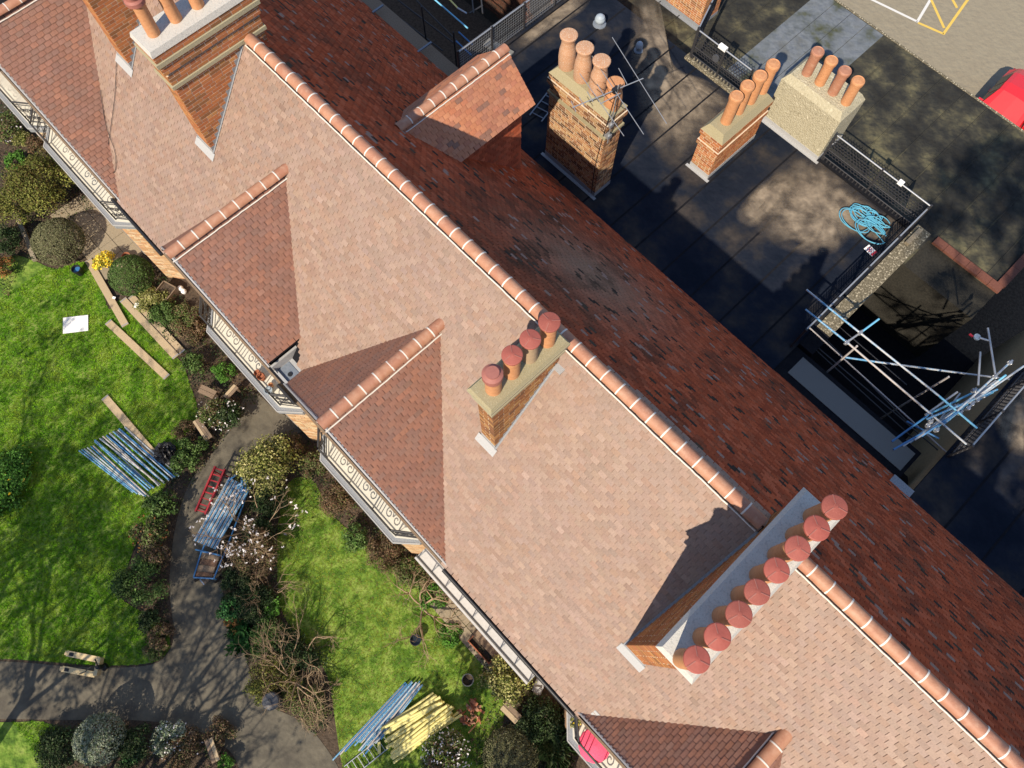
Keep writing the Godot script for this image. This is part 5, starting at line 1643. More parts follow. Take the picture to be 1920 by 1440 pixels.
func _garden_plants():
	leaf_mesh = make_leaf(0.62, 1.0)
	leaf_unit = make_leaf(0.34, 1.0)
	# upper left bed
	bush("large olive green spreading shrub beside the first long balcony", Vector3(-21.113, 0.800, 1.408), 1.25, 1.6, "olive", "loose", 0.065)
	bush("olive lobe of hedge below the large olive shrub at left edge", Vector3(-21.279, 0.500, 2.487), 0.75, 1.1, "olive", "loose", 0.065)
	bush("round clipped grey green dome next to the stone terrace", Vector3(-19.066, 0.600, 2.203), 0.80, 1.15, "grey", "ball", 0.055, "clipped_dome")
	bush("small bronze shrub under the first iron balcony panel", Vector3(-22.790, 0.600, 0.646), 0.42, 1.0, "brown", "loose", 0.06)
	bush("light flowering mass at the top left picture edge", Vector3(-24.455, 0.400, 1.045), 0.75, 0.8, "mixed", "loose", 0.07, "shrub", "white", 60)
	bush("bright green clump of leaves below the flowering mass", Vector3(-23.096, 0.300, 1.590), 0.45, 0.5, "bright", "loose", 0.07)
	bush("yellowish seedling clump beneath the first balcony corner", Vector3(-23.654, 0.300, 0.963), 0.4, 0.5, "variegated", "loose", 0.06)
	bush("dark shrub in shade at the left picture edge", Vector3(-20.353, 0.500, 3.473), 0.6, 1.0, "dark", "loose", 0.06)
	bush("dark red brown shrub below the stone edging", Vector3(-19.641, 0.400, 4.005), 0.42, 0.8, "rust", "loose", 0.06)
	bush("yellow flowering forsythia by the end of the board", Vector3(-17.498, 0.400, 1.521), 0.42, 0.8, "yellow", "loose", 0.07, "flowering_shrub")
	bush("grey green rounded bush between yellow shrub and house", Vector3(-16.458, 0.500, 1.176), 0.68, 1.0, "green", "ball", 0.055)
	bush("sprawling mixed perennials around the planter box", Vector3(-15.487, 0.200, 1.146), 0.6, 0.45, "variegated", "loose", 0.06, "bedding_plants")
	bush("green leafy perennials above the pair of boards", Vector3(-14.790, 0.200, 1.175), 0.55, 0.5, "green", "loose", 0.07, "bedding_plants")
	bush("dry brownish perennials close to the house wall", Vector3(-14.196, 0.200, 0.873), 0.62, 0.4, "mixed", "loose", 0.055, "bedding_plants")
	bush("straggly bed plants beneath the second balcony corner", Vector3(-13.574, 0.200, 0.965), 0.5, 0.4, "brown", "loose", 0.055, "bedding_plants")
	bush("leafy green shrub at the lower end of the paired boards", Vector3(-12.623, 0.300, 1.507), 0.42, 0.7, "green", "loose", 0.075)
	bush("bright green feathery shrub in the dark bed", Vector3(-11.858, 0.300, 1.034), 0.40, 0.65, "bright", "loose", 0.05)
	bush("shrub with pale flowers beside the wooden bench", Vector3(-10.861, 0.400, 1.948), 0.55, 0.85, "mixed", "loose", 0.06, "shrub", "white", 50)
	bush("dark leaved shrub left of the path bend", Vector3(-10.523, 0.400, 1.665), 0.50, 0.85, "dark", "loose", 0.06, "shrub", "white", 40)
	bush("brown tufted grass beside the wooden steps", Vector3(-11.042, 0.200, 2.949), 0.42, 0.5, "brown", "loose", 0.05, "ornamental_grass")
	bush("green shrub next to the black bag", Vector3(-10.518, 0.400, 3.026), 0.42, 0.8, "green", "loose", 0.075)
	bush("light green bush above the red ladder", Vector3(-10.262, 0.400, 3.529), 0.5, 0.85, "green", "loose", 0.08)
	bush("large leaved shrub left of the path at the tube ends", Vector3(-9.706, 0.400, 4.698), 0.56, 0.9, "green", "loose", 0.10)
	bush("hydrangea with dry brown heads on the lawn edge", Vector3(-9.192, 0.400, 5.414), 0.6, 0.85, "mixed", "loose", 0.075, "hydrangea", "rust", 80)
	bush("dark shrub below the dry hydrangea", Vector3(-8.564, 0.400, 5.679), 0.5, 0.9, "brown", "loose", 0.06)
	bush("big dark green shrub on the lawn beside the path", Vector3(-8.260, 0.500, 6.361), 0.82, 1.1, "green", "loose", 0.06)
	bush("small dark bush between big shrub and path corner", Vector3(-7.336, 0.300, 6.869), 0.4, 0.6, "dark", "loose", 0.06)
	bush("russet heather at the inside corner of the path", Vector3(-6.739, 0.200, 6.842), 0.42, 0.45, "brown", "loose", 0.045, "heather")
	bush("pale heather beside the russet one at the path corner", Vector3(-6.609, 0.200, 7.244), 0.34, 0.35, "mixed", "loose", 0.045, "heather")
	bush("leafy border with yellow daffodils at the left edge", Vector3(-13.572, 0.300, 7.493), 0.95, 0.6, "bright", "loose", 0.08, "daffodil_clump", "yellow", 26, "flowers")
	bush("green border clump below the leafy daffodil border", Vector3(-13.014, 0.200, 8.019), 0.6, 0.45, "bright", "loose", 0.08, "daffodil_clump", "yellow", 10, "flowers")
	# island bed
	bush("large round variegated evergreen bush beside the path", Vector3(-8.409, 0.800, 1.714), 0.98, 1.5, "variegated", "loose", 0.075)
	bush("brownish shrub behind the variegated evergreen bush", Vector3(-8.441, 0.400, 1.001), 0.45, 0.9, "brown", "loose", 0.05)
	bush("dark green shrub under the variegated evergreen bush", Vector3(-7.632, 0.400, 2.401), 0.6, 0.9, "dark", "loose", 0.06)
	bare_shrub("magnolia with bare branches and white blossoms over the trolley", Vector3(-7.394, 0.900, 3.258), 1.5, "bark", 6, 4, 0.8, 0.25, "magnolia", "tree", 170, "", 0.032)
	bush("dark dense shrub below the magnolia", Vector3(-6.672, 0.500, 3.595), 0.80, 1.1, "brown", "loose", 0.055)
	bush("dark green holly-like shrub under the magnolia branches", Vector3(-7.091, 0.300, 3.136), 0.6, 0.7, "dark", "loose", 0.06)
	bush("low dark green ground cover beside the grey plank", Vector3(-6.371, 0.200, 4.463), 0.62, 0.55, "dark", "loose", 0.06, "ground_cover_clump")
	bush("leafy clump with small plant marker beside the path", Vector3(-6.006, 0.200, 4.951), 0.45, 0.5, "fern", "loose", 0.07)
	bush("dark strip of shrubs along the island bed", Vector3(-5.666, 0.300, 4.394), 0.6, 0.6, "dark", "loose", 0.06)
	bush("bright leafy plant at the lawn side of the island", Vector3(-5.293, 0.200, 4.200), 0.36, 0.4, "bright", "loose", 0.08)
	bush("rust coloured fern fronds at the path edge", Vector3(-5.660, 0.200, 5.241), 0.36, 0.35, "rust", "loose", 0.06, "fern")
	strap_plant("bright green fern rosette at the path edge", Vector3(-5.248, 0.000, 5.269), 0.52, "fern", 70, 0.05, "fern")
	bush("mixed low plants in the middle of the island", Vector3(-4.757, 0.200, 4.753), 0.62, 0.45, "green", "loose", 0.06, "bedding_plants")
	bush("dark green undergrowth beneath the bare shrub", Vector3(-3.770, 0.200, 4.508), 0.85, 0.55, "dark", "loose", 0.06)
	bare_shrub("tan leafless shrub arching over the island bed", Vector3(-3.437, 0.500, 4.537), 1.45, "bark", 7, 4, 0.95, 0.1, "bare_shrub", "shrub", 0, "", 0.034)
	bare_shrub("thicket of red brown twigs at the lawn corner of the island", Vector3(-5.748, 0.300, 3.963), 0.85, "bark", 8, 3, 0.7, 0.1, "bare_shrub", "shrub", 0, "", 0.016)
	bush("yellow green wispy shrub beside the round bin", Vector3(-3.733, 0.400, 5.238), 0.78, 0.8, "olive", "loose", 0.05)
	bush("twiggy tip of the island bed below the round bin", Vector3(-2.656, 0.300, 4.930), 0.55, 0.6, "mixed", "loose", 0.05)
	bare_shrub("small tangle of pale twigs at the island tip", Vector3(-2.699, 0.300, 4.824), 0.75, "bark", 7, 3, 0.9, 0.0, "bare_shrub", "shrub", 0, "", 0.02)
	# bottom bed
	bush("pale grey green clipped ball in the bottom bed", Vector3(-5.647, 0.600, 9.300), 0.62, 1.15, "pale", "ball", 0.06, "clipped_dome")
	bush("dark mass of shrubs left of the pale ball", Vector3(-6.263, 0.300, 10.162), 0.75, 0.7, "dark", "loose", 0.06)
	bush("dark green shrub right of the pale ball", Vector3(-5.006, 0.300, 8.892), 0.65, 0.7, "dark", "loose", 0.06)
	bush("small rounded green shrub below the dark one", Vector3(-4.755, 0.300, 9.027), 0.32, 0.6, "fern", "loose", 0.06)
	bush("grey leaved shrub with white flowers in the bottom bed", Vector3(-4.473, 0.300, 8.092), 0.5, 0.55, "pale", "loose", 0.055, "shrub", "white", 60)
	bush("dry brown perennials beside the garden bench", Vector3(-3.902, 0.300, 8.038), 0.6, 0.5, "brown", "loose", 0.05, "bedding_plants", "white", 25)
	bush("straw coloured perennials at the path end of the bed", Vector3(-3.711, 0.200, 7.121), 0.45, 0.4, "brown", "loose", 0.05, "bedding_plants")
	bush("green tuft at the bottom edge near the bench", Vector3(-2.981, 0.200, 7.394), 0.3, 0.4, "bright", "loose", 0.06)
	# right hand garden along the house
	bush("brown heather mass under the third balcony", Vector3(-6.377, 0.200, 0.911), 0.6, 0.5, "brown", "loose", 0.05, "heather")
	bush("greenish trailing shrub beside the bay wall", Vector3(-7.587, 0.300, 0.769), 0.5, 0.8, "mixed", "loose", 0.055)
	bush("green shrub at the corner of the third balcony", Vector3(-5.085, 0.400, 1.260), 0.46, 0.8, "green", "loose", 0.07)
	bush("dark brown undergrowth below the third balcony corner", Vector3(-4.243, 0.200, 0.986), 0.6, 0.4, "brown", "loose", 0.05, "bedding_plants")
	bush("low green plants under the white ledge end", Vector3(-3.332, 0.200, 0.774), 0.6, 0.4, "mixed", "loose", 0.06, "bedding_plants")
	bare_shrub("small bare fruit tree with fine reddish twigs on the lawn", Vector3(-2.453, 0.800, 1.146), 1.25, "bark", 5, 4, 0.9, 0.25, "fruit_tree", "tree", 0, "", 0.034)
	bush("fresh green seedlings under the small fruit tree", Vector3(-2.442, 0.100, 0.732), 0.45, 0.25, "bright", "loose", 0.06, "bedding_plants")
	bush("golden leaved shrub under the end of the white ledge", Vector3(0.465, 0.500, 0.675), 0.78, 1.1, "variegated", "loose", 0.075)
	bush("blossoming spiraea shrub below the yellow poles", Vector3(0.821, 0.400, 3.132), 0.68, 0.8, "mixed", "loose", 0.06, "flowering_shrub", "white", 260)
	bush("straw coloured ornamental grass at the bottom edge", Vector3(1.968, 0.300, 1.906), 0.72, 0.6, "grey", "ball", 0.05, "ornamental_grass")
	strap_plant("dark strap leaved plant beneath the last balcony", Vector3(2.446, 0.100, 0.926), 0.85, "dark", 90, 0.05)
	bush("dark shrubbery between bench and bay wall", Vector3(1.761, 0.200, 0.795), 0.7, 0.5, "dark", "loose", 0.06)
	bush("dark low shrub left of the strap leaved plant", Vector3(1.844, 0.200, 1.267), 0.5, 0.4, "dark", "loose", 0.06)
	bush("green weeds beside the brick trough", Vector3(-1.327, 0.050, 1.076), 0.4, 0.15, "bright", "loose", 0.06, "bedding_plants")

# ---------------------------------------------------------------- things in the garden
func plank(label: String, a: Vector3, b: Vector3, w := 0.225, t := 0.04, m := "plank", called := "scaffold_board", cat := "plank"):
	var o := thing(called, label, cat, Vector3((a.x + b.x) * 0.5, a.y, (a.z + b.z) * 0.5))
	var q := Builder.new()
	q.board(a + Vector3(0, t * 0.5, 0) - o.position, b + Vector3(0, t * 0.5, 0) - o.position, w, t)
	part("board", q.mesh(), M[m], o)
	for k in [0, 1]:
		var p: Vector3 = (a if k == 0 else b) - o.position
		var d := (b - a).normalized() * (0.03 if k == 0 else -0.03)
		var e := Builder.new()
		e.board(p + d * 0.6 + Vector3(0, t * 0.5, 0), p + d * 1.6 + Vector3(0, t * 0.5, 0), w + 0.006, t + 0.005)
		part("end_band", e.mesh(), M.steel, o)

func pole(called: String, label: String, cat: String, grp: String, a: Vector3, b: Vector3, r: float, m: String):
	var o := MeshInstance3D.new()
	o.mesh = tube_mesh([a, a.lerp(b, 0.33), a.lerp(b, 0.66), b], r, 8)
	o.material_override = M[m]
	o.name = name_for(called)
	add_child(o)
	metas(o, label, cat, grp)

func bucket(label: String, at: Vector3, r: float, h: float, m: String, fill: String, called := "bucket"):
	at.y = 0.0
	var o := thing(called, label, called.replace("_", " "), at)
	var q := Builder.new()
	q.lathe(Vector3.ZERO, [Vector2(0.001, 0.01), Vector2(r * 0.8, 0.01), Vector2(r, h * 0.94), Vector2(r * 1.08, h * 0.95), Vector2(r * 1.08, h), Vector2(r * 0.94, h), Vector2(r * 0.86, h * 0.55)], 20)
	part("body", q.mesh(), M[m], o)
	var f := Builder.new()
	f.lathe(Vector3.ZERO, [Vector2(r * 0.9, h * 0.72), Vector2(0.001, h * 0.74)], 16)
	part("contents", f.mesh(), M[fill], o)
	return o

func bench(label: String, a: Vector3, b: Vector3, w: float, n := 3, called := "garden_bench", cat := "bench"):
	var o := thing(called, label, cat, Vector3(a.x, 0, a.z))
	b -= a
	b.y = 0
	var s := Vector3.UP.cross(b.normalized())
	for i in n:
		var off := s * w * ((i + 0.5) / n - 0.5)
		var q := Builder.new()
		q.board(off + Vector3(0, 0.40 + rf(0, 0.006), 0), b + off + Vector3(0, 0.40, 0), w / n * 0.9, 0.035)
		part("slat", q.mesh(), M.plank if rng.randf() < 0.4 else M.old_wood, o)
	for k in [0.12, 0.88]:
		for e in [-1, 1]:
			var p: Vector3 = b * k + s * e * w * 0.36
			part("leg", box_mesh(p + Vector3(-0.03, 0, -0.03), p + Vector3(0.03, 0.38, 0.03)), M.old_wood, o)

func lerp2(a: Vector3, b: Vector3, t: float, y: float) -> Vector3:
	var p := a.lerp(b, t)
	p.y = y
	return p

func _garden_things():
	plank("weathered scaffold board running from the yellow shrub down the lawn", Vector3(-18.234, 0.060, 1.909), Vector3(-15.394, 0.060, 2.340))
	plank("left board of the pair lying beside the flower bed", Vector3(-16.232, 0.060, 1.886), Vector3(-13.390, 0.060, 1.792))
	plank("right board of the pair, half under the plants", Vector3(-16.174, 0.030, 1.637), Vector3(-13.390, 0.030, 1.565))
	plank("single board on the open lawn below the white sheet", Vector3(-15.906, 0.040, 2.677), Vector3(-13.035, 0.040, 2.389))
	plank("board pointing at the black bag beside the fanned tubes", Vector3(-13.818, 0.040, 4.154), Vector3(-11.182, 0.040, 4.089))
	plank("grey plank leaning out beside the blue trolley", Vector3(-7.171, 0.200, 5.201), Vector3(-7.186, 0.200, 4.474), 0.2, 0.04, "old_wood")
	# white sheet and papers
	var s := thing("white_sheet", "white rectangular sheet lying flat on the lawn", "sheet")
	var q := Builder.new()
	var c := [Vector3(-17.023, 0.000, 3.638), Vector3(-16.551, 0.000, 3.004), Vector3(-16.087, 0.000, 3.301), Vector3(-16.541, 0.000, 3.940)]
	for k in c.size(): c[k].y = 0.055 + 0.008 * (k % 2)
	q.face(c, Vector3(c[0].x, -1, c[0].z))
	var low := []
	for p in c: low.append(p - Vector3(0, 0.012, 0))
	for k in 4: q.face([c[k], c[(k + 1) % 4], low[(k + 1) % 4], low[k]], (c[0] + c[2]) * 0.5)
	part("sheet", q.mesh(), M.paper, s)
	for p in [[Vector3(-15.685, 0.000, 1.654), "crumpled white paper on the paired boards", 0.12, 0.11], [Vector3(-16.460, 0.000, 2.056), "small white scrap beside the first board", 0.05, 0.11]]:
		var o := thing("paper_scrap", p[1], "paper", p[0])
		var b := Builder.new()
		b.box(Transform3D(Basis(Vector3.UP, 0.5) * Basis(Vector3.RIGHT, 0.15), Vector3(0, p[3], 0)), Vector3(p[2] * 2, 0.01, p[2] * 1.5))
		part("sheet", b.mesh(), M.paper, o)
	# containers
	bucket("dark bucket with a blue liner on the lawn by the clipped dome", Vector3(-18.019, 0.300, 2.358), 0.14, 0.34, "black_plastic", "blue_paint")
	bucket("black plastic pot at the foot of the small fruit tree", Vector3(-1.889, 0.300, 1.832), 0.145, 0.32, "black_plastic", "glass_dark", "plant_pot")
	bucket("dark pot with pale rim casting a shadow on the lawn", Vector3(-0.160, 0.500, 1.467), 0.15, 0.52, "grey_plastic", "soil", "plant_pot")
	bucket("terracotta pot in the shade beside the stone terrace", Vector3(-17.379, 0.200, 0.921), 0.13, 0.25, "terracotta", "soil", "plant_pot")
	var bin := thing("round_bin", "dark grey round dustbin with lid at the path edge", "bin", Vector3(-3.306, 0.400, 5.511) * Vector3(1, 0, 1))
	var bq := Builder.new()
	bq.lathe(Vector3.ZERO, [Vector2(0.001, 0.01), Vector2(0.18, 0.01), Vector2(0.21, 0.7)], 20)
	part("body", bq.mesh(), M.grey_plastic, bin)
	var bl := Builder.new()
	bl.lathe(Vector3.ZERO, [Vector2(0.225, 0.68), Vector2(0.23, 0.73), Vector2(0.2, 0.77), Vector2(0.1, 0.80), Vector2(0.001, 0.81)], 20)
	bl.tube([Vector3(-0.06, 0.79, 0), Vector3(-0.05, 0.84, 0), Vector3(0.05, 0.84, 0), Vector3(0.06, 0.79, 0)], 0.012, 6)
	part("lid", bl.mesh(), M.grey_plastic, bin)
	# benches and wooden pieces
	bench("small weathered bench, left of the two in the dark bed", Vector3(-11.848, 0.400, 1.830), Vector3(-11.353, 0.400, 1.632), 0.27, 2)
	bench("small weathered bench, right of the two, turned to the house", Vector3(-11.062, 0.400, 1.448), Vector3(-11.145, 0.400, 0.990), 0.2, 2)
	bench("brown stepped wooden seat beside the path", Vector3(-11.104, 0.400, 2.495), Vector3(-10.353, 0.400, 2.567), 0.24, 3, "wooden_seat")
	bench("grey plank bench standing in the bottom bed", Vector3(-3.744, 0.400, 7.327), Vector3(-3.183, 0.400, 7.495), 0.22, 2)
	bench("wooden bench in the shade below the golden shrub", Vector3(0.942, 0.400, 1.204), Vector3(1.473, 0.400, 1.167), 0.28, 2)
	# planter box and sacks near the wall
	var pb := thing("planter_box", "square wooden planter box against the bay wall", "planter", Vector3(-15.410, 0.200, 0.706) * Vector3(1, 0, 1))
	pb.rotation.y = 0.3
	for k in 4:
		var d := Vector3(cos(k * PI / 2), 0, sin(k * PI / 2)) * 0.25
		var bx := Builder.new()
		bx.box(Transform3D(Basis(Vector3.UP, k * PI / 2 + PI / 2), d + Vector3(0, 0.16, 0)), Vector3(0.52, 0.3, 0.03))
		part("side", bx.mesh(), M.old_wood, pb)
	part("earth", box_mesh(Vector3(-0.23, 0.02, -0.23), Vector3(0.23, 0.24, 0.23)), M.soil, pb)
	for p in [[Vector3(-15.273, 0.000, 0.304), "white bundle against the wall, nearer the terrace"], [Vector3(-15.106, 0.000, 0.295), "white bundle against the wall, nearer the balcony"]]:
		var o := thing("white_bundle", p[1], "bundle", p[0])
		var b := Builder.new()
		b.lathe(Vector3.ZERO, [Vector2(0.03, 0.0), Vector2(0.08, 0.05), Vector2(0.09, 0.12), Vector2(0.06, 0.18), Vector2(0.001, 0.2)], 9)
		part("bundle", b.mesh(), M.paper, o)
	# brick trough
	var tr := thing("brick_trough", "long brown wooden trough with one open side beside the paving", "planter", Vector3(-0.482, 0.150, 0.588) * Vector3(1, 0, 1))
	tr.rotation.y = 0.02
	part("lid", box_mesh(Vector3(-0.42, 0.28, -0.26), Vector3(0.42, 0.32, 0.02)), M.old_wood, tr)
	part("front", box_mesh(Vector3(-0.42, 0.0, 0.2), Vector3(0.42, 0.26, 0.23)), M.terracotta, tr)
	part("back", box_mesh(Vector3(-0.42, 0.0, -0.26), Vector3(0.42, 0.278, -0.22)), M.old_wood, tr)
	for x in [-0.41, 0.39]: part("end", box_mesh(Vector3(x, 0.0, -0.218), Vector3(x + 0.02, 0.27, 0.198)), M.terracotta, tr)
	part("earth", box_mesh(Vector3(-0.39, 0.01, -0.2), Vector3(0.38, 0.15, 0.19)), M.soil, tr)
	# red crate of broken clay
	var cr := thing("clay_crate", "stack of broken orange clay pieces on the grass beside the yellow poles", "rubble", Vector3(0.548, 0.150, 2.005) * Vector3(1, 0, 1))
	for i in 34:
		var b := Builder.new()
		var p := Vector3(rf(-0.26, 0.26), 0.03 + 0.2 * rng.randf() * rng.randf(), rf(-0.26, 0.26))
		b.box(Transform3D(Basis(rand_dir().normalized(), rf(0, TAU)), p), Vector3(rf(0.12, 0.34), 0.025, rf(0.03, 0.10)))
		part("clay_piece", b.mesh(), M.terracotta if rng.randf() < 0.7 else M.ridge_clay, cr)
	# black bag
	var bag := thing("black_bag", "crumpled black plastic bag at the end of the fanned tubes", "bag", Vector3(-11.016, 0.200, 3.830) * Vector3(1, 0, 1))
	var gq := Builder.new()
	var rows := []
	for i in 13:
		var row := []
		for k in 24:
			var th := PI * 0.5 * (1.0 - i / 12.0); var ph := TAU * (k % 24) / 24.0
			var d := Vector3(cos(th) * cos(ph), sin(th), cos(th) * sin(ph))
			var w := 1.0 + 0.55 * noise.get_noise_3d(d.x * 14, d.y * 14, d.z * 14) + 0.25 * noise.get_noise_3d(d.x * 40, d.y * 40, d.z * 40)
			row.append(Vector3(d.x * 0.36 * w, d.y * 0.34 * w, d.z * 0.33 * w))
		rows.append(row)
	for i in 12:
		for k in 24:
			var k2 := (k + 1) % 24
			gq.face([rows[i][k], rows[i][k2], rows[i + 1][k2]], Vector3(0, 0.05, 0))
			gq.face([rows[i][k], rows[i + 1][k2], rows[i + 1][k]], Vector3(0, 0.05, 0))
	part("bag", gq.mesh(), M.black_plastic, bag)
	# fanned blue tubes on the lawn
	var mats := ["tube_blue", "tube_blue", "tube_grey", "tube_grey", "blue_paint", "tube_rust"]
	for i in 6:
		var t := i / 5.0
		pole("scaffold_tube", "blue and grey scaffold tube in the lower strand of the fanned pile", "scaffold tube", "lower strand of fanned tubes on the lawn", lerp2(Vector3(-12.922, 0.000, 5.645), Vector3(-12.762, 0.000, 5.261), t + rf(-0.05, 0.05), 0.03), lerp2(Vector3(-10.719, 0.000, 5.179), Vector3(-10.261, 0.000, 4.927), t + rf(-0.1, 0.1), 0.03 + 0.02 * (i % 2)), 0.0242, mats[i])
	for i in 17:
		var t := i / 16.0
		var y := 0.03 + 0.05 * (i % 3)
		pole("scaffold_tube", "blue or grey scaffold tube in the broad fanned pile on the lawn", "scaffold tube", "broad strand of fanned tubes on the lawn", lerp2(Vector3(-12.839, 0.000, 5.174), Vector3(-12.578, 0.000, 4.243), t + rf(-0.06, 0.06), y), lerp2(Vector3(-10.430, 0.000, 4.737), Vector3(-10.202, 0.000, 3.985), t + rf(-0.12, 0.12), y + rf(0, 0.03)), 0.0242, mats[rng.randi() % 6])
	# tubes lying on the trolley
	for i in 14:
		var t := i / 13.0
		var y := 0.46 + 0.03 * (i % 2)
		pole("scaffold_tube", "pale blue scaffold tube loaded on the trolley", "scaffold tube", "tubes loaded on the trolley", lerp2(Vector3(-8.176, 0.460, 4.615), Vector3(-7.568, 0.460, 4.318), t, y), lerp2(Vector3(-8.959, 0.460, 2.821), Vector3(-8.305, 0.460, 2.541), t, y), 0.0242, ["tube_grey", "tube_blue", "tube_rust", "tube_blue"][i % 4])
	for i in 9:
		var t := rng.randf()
		pole("scaffold_fitting", "short blue steel piece on the upper end of the trolley", "scaffold tube", "short blue pieces on the trolley", lerp2(Vector3(-8.838, 0.600, 2.941), Vector3(-8.135, 0.600, 2.761), t, 0.6) + rand_dir() * 0.06, lerp2(Vector3(-8.987, 0.600, 2.643), Vector3(-8.363, 0.600, 2.440), rng.randf(), 0.6), 0.03, ["blue_paint", "tube_blue"][i % 2])
	_trolley()
	# yellow poles
	for i in 44:
		var t := i / 43.0
		var y := 0.04 + 0.07 * (i % 4)
		var a := lerp2(Vector3(-0.850, 0.000, 3.968), Vector3(0.005, 0.000, 4.324), clampf(t + rf(-0.25, 0.25), 0, 1), y)
		var b := lerp2(Vector3(-0.541, 0.000, 2.309), Vector3(0.365, 0.000, 2.158), clampf(t + rf(-0.2, 0.2), 0, 1), y + rf(-0.02, 0.04))
		var k0 := rf(0.0, 0.16); var k1 := rf(0.86, 1.0)
		pole("yellow_pole", "pale yellow foam sleeved pole in the heap on the grass", "pole", "heap of yellow sleeved poles", a.lerp(b, k0), a.lerp(b, k1), 0.038, ["yellow_paint", "yellow_pale", "yellow_pale", "yellow_paint", "yellow_deep"][(i * 7) % 4])
	# blue tubes beside them
	for i in 15:
		var t := i / 14.0
		var a := lerp2(Vector3(-1.174, 0.000, 5.090), Vector3(-0.623, 0.000, 4.454), t, 0.03 + 0.05 * (i % 3))
		var b := lerp2(Vector3(-1.281, 0.000, 2.621), Vector3(-0.932, 0.000, 2.311), t, 0.03 + 0.05 * (i % 3))
		var back := rf(-0.12, 0.16); var fwd := rf(-0.12, 0.0)
		pole("scaffold_tube", "blue scaffold tube in the bundle left of the yellow poles", "scaffold tube", "bundle of tubes beside the yellow poles", a.lerp(b, back), b.lerp(a, -fwd), 0.0242, ["tube_blue", "tube_rust", "blue_paint", "tube_grey", "tube_blue"][i % 5])
	ladder("ladder", "thin dark ladder on the grass under the yellow poles", Vector3(-0.666, 0.060, 5.272), Vector3(-0.525, 0.060, 3.971), 0.34, M.steel, 8, 0.012)
	ladder_red()
	_pallet_truck()
	# small odds and ends
	for p in [[Vector3(2.376, 0.050, 1.267), "small yellow block in the shade, left of the two"], [Vector3(2.454, 0.050, 1.147), "small yellow block in the shade, right of the two"], [Vector3(-0.544, 0.060, 4.305), "short yellow offcut lying on the thin ladder"]]:
		var o := thing("yellow_offcut", p[1], "offcut", p[0])
		var b := Builder.new()
		b.box(Transform3D(Basis(Vector3.UP, 0.9), Vector3.ZERO), Vector3(0.12, 0.05, 0.10) if p[1].begins_with("small") else Vector3(0.08, 0.05, 0.28))
		part("block", b.mesh(), M.yellow_paint, o)
	var ws := thing("white_sack", "whitish sack on the ground under the eaves", "sack", Vector3(1.272, 0.100, 0.216))
	var wb := Builder.new()
	wb.box(Transform3D(Basis(Vector3.UP, 0.4), Vector3.ZERO), Vector3(0.26, 0.12, 0.34))
	wb.box(Transform3D(Basis(Vector3.UP, 0.7), Vector3(0.05, 0.06, 0.1)), Vector3(0.2, 0.1, 0.2))
	part("sack", wb.mesh(), M.lead_bright, ws)
	# pots on the second balcony
	for p in [[Vector3(-9.385, 3.550, 0.228), 0.085, "terracotta", "terracotta flower pot, upper of the pair on the balcony"], [Vector3(-9.235, 3.550, 0.220), 0.10, "terracotta", "terracotta flower pot, lower of the pair on the balcony"], [Vector3(-8.796, 3.550, 0.311), 0.10, "dome", "silver watering can shaped pot on the balcony corner"], [Vector3(-8.912, 3.500, 0.174), 0.06, "pot_clay", "tiny orange pot near the balcony corner"]]:
		var o := thing("flower_pot", p[3], "flower pot", Vector3(p[0].x, 3.412, p[0].z))
		var b := Builder.new()
		b.lathe(Vector3.ZERO, [Vector2(p[1] * 0.7, 0), Vector2(p[1], p[1] * 1.8), Vector2(p[1] * 1.1, p[1] * 1.82), Vector2(p[1] * 1.1, p[1] * 2.1), Vector2(p[1] * 0.9, p[1] * 2.1), Vector2(p[1] * 0.8, p[1] * 1.4), Vector2(0.001, p[1] * 1.4)], 16)
		part("pot", b.mesh(), M[p[2]], o)
	# pink cushion and yellow flowers on the last balcony
	var pc := thing("pink_parasol", "bright pink fabric on the balcony at the bottom edge", "cushion", Vector3(2.75, 3.42, 0.12))
	var pq := Builder.new()
	pq.lathe(Vector3.ZERO, [Vector2(0.36, 0.34), Vector2(0.34, 0.37), Vector2(0.16, 0.44), Vector2(0.001, 0.47)], 14)
	part("fabric", pq.mesh(), M.pink, pc)
	part("stand", tube_mesh([Vector3(0, 0, 0), Vector3(0, 0.45, 0)], 0.03, 8), M.white_paint, pc)
	var yb := bush("yellow green potted plant at the end of the last balcony", Vector3(2.16, 0, 0.12), 0.13, 0.3, "variegated", "loose", 0.05, "potted_plant", "yellow", 12, "plant")
	yb.position.y = 3.42

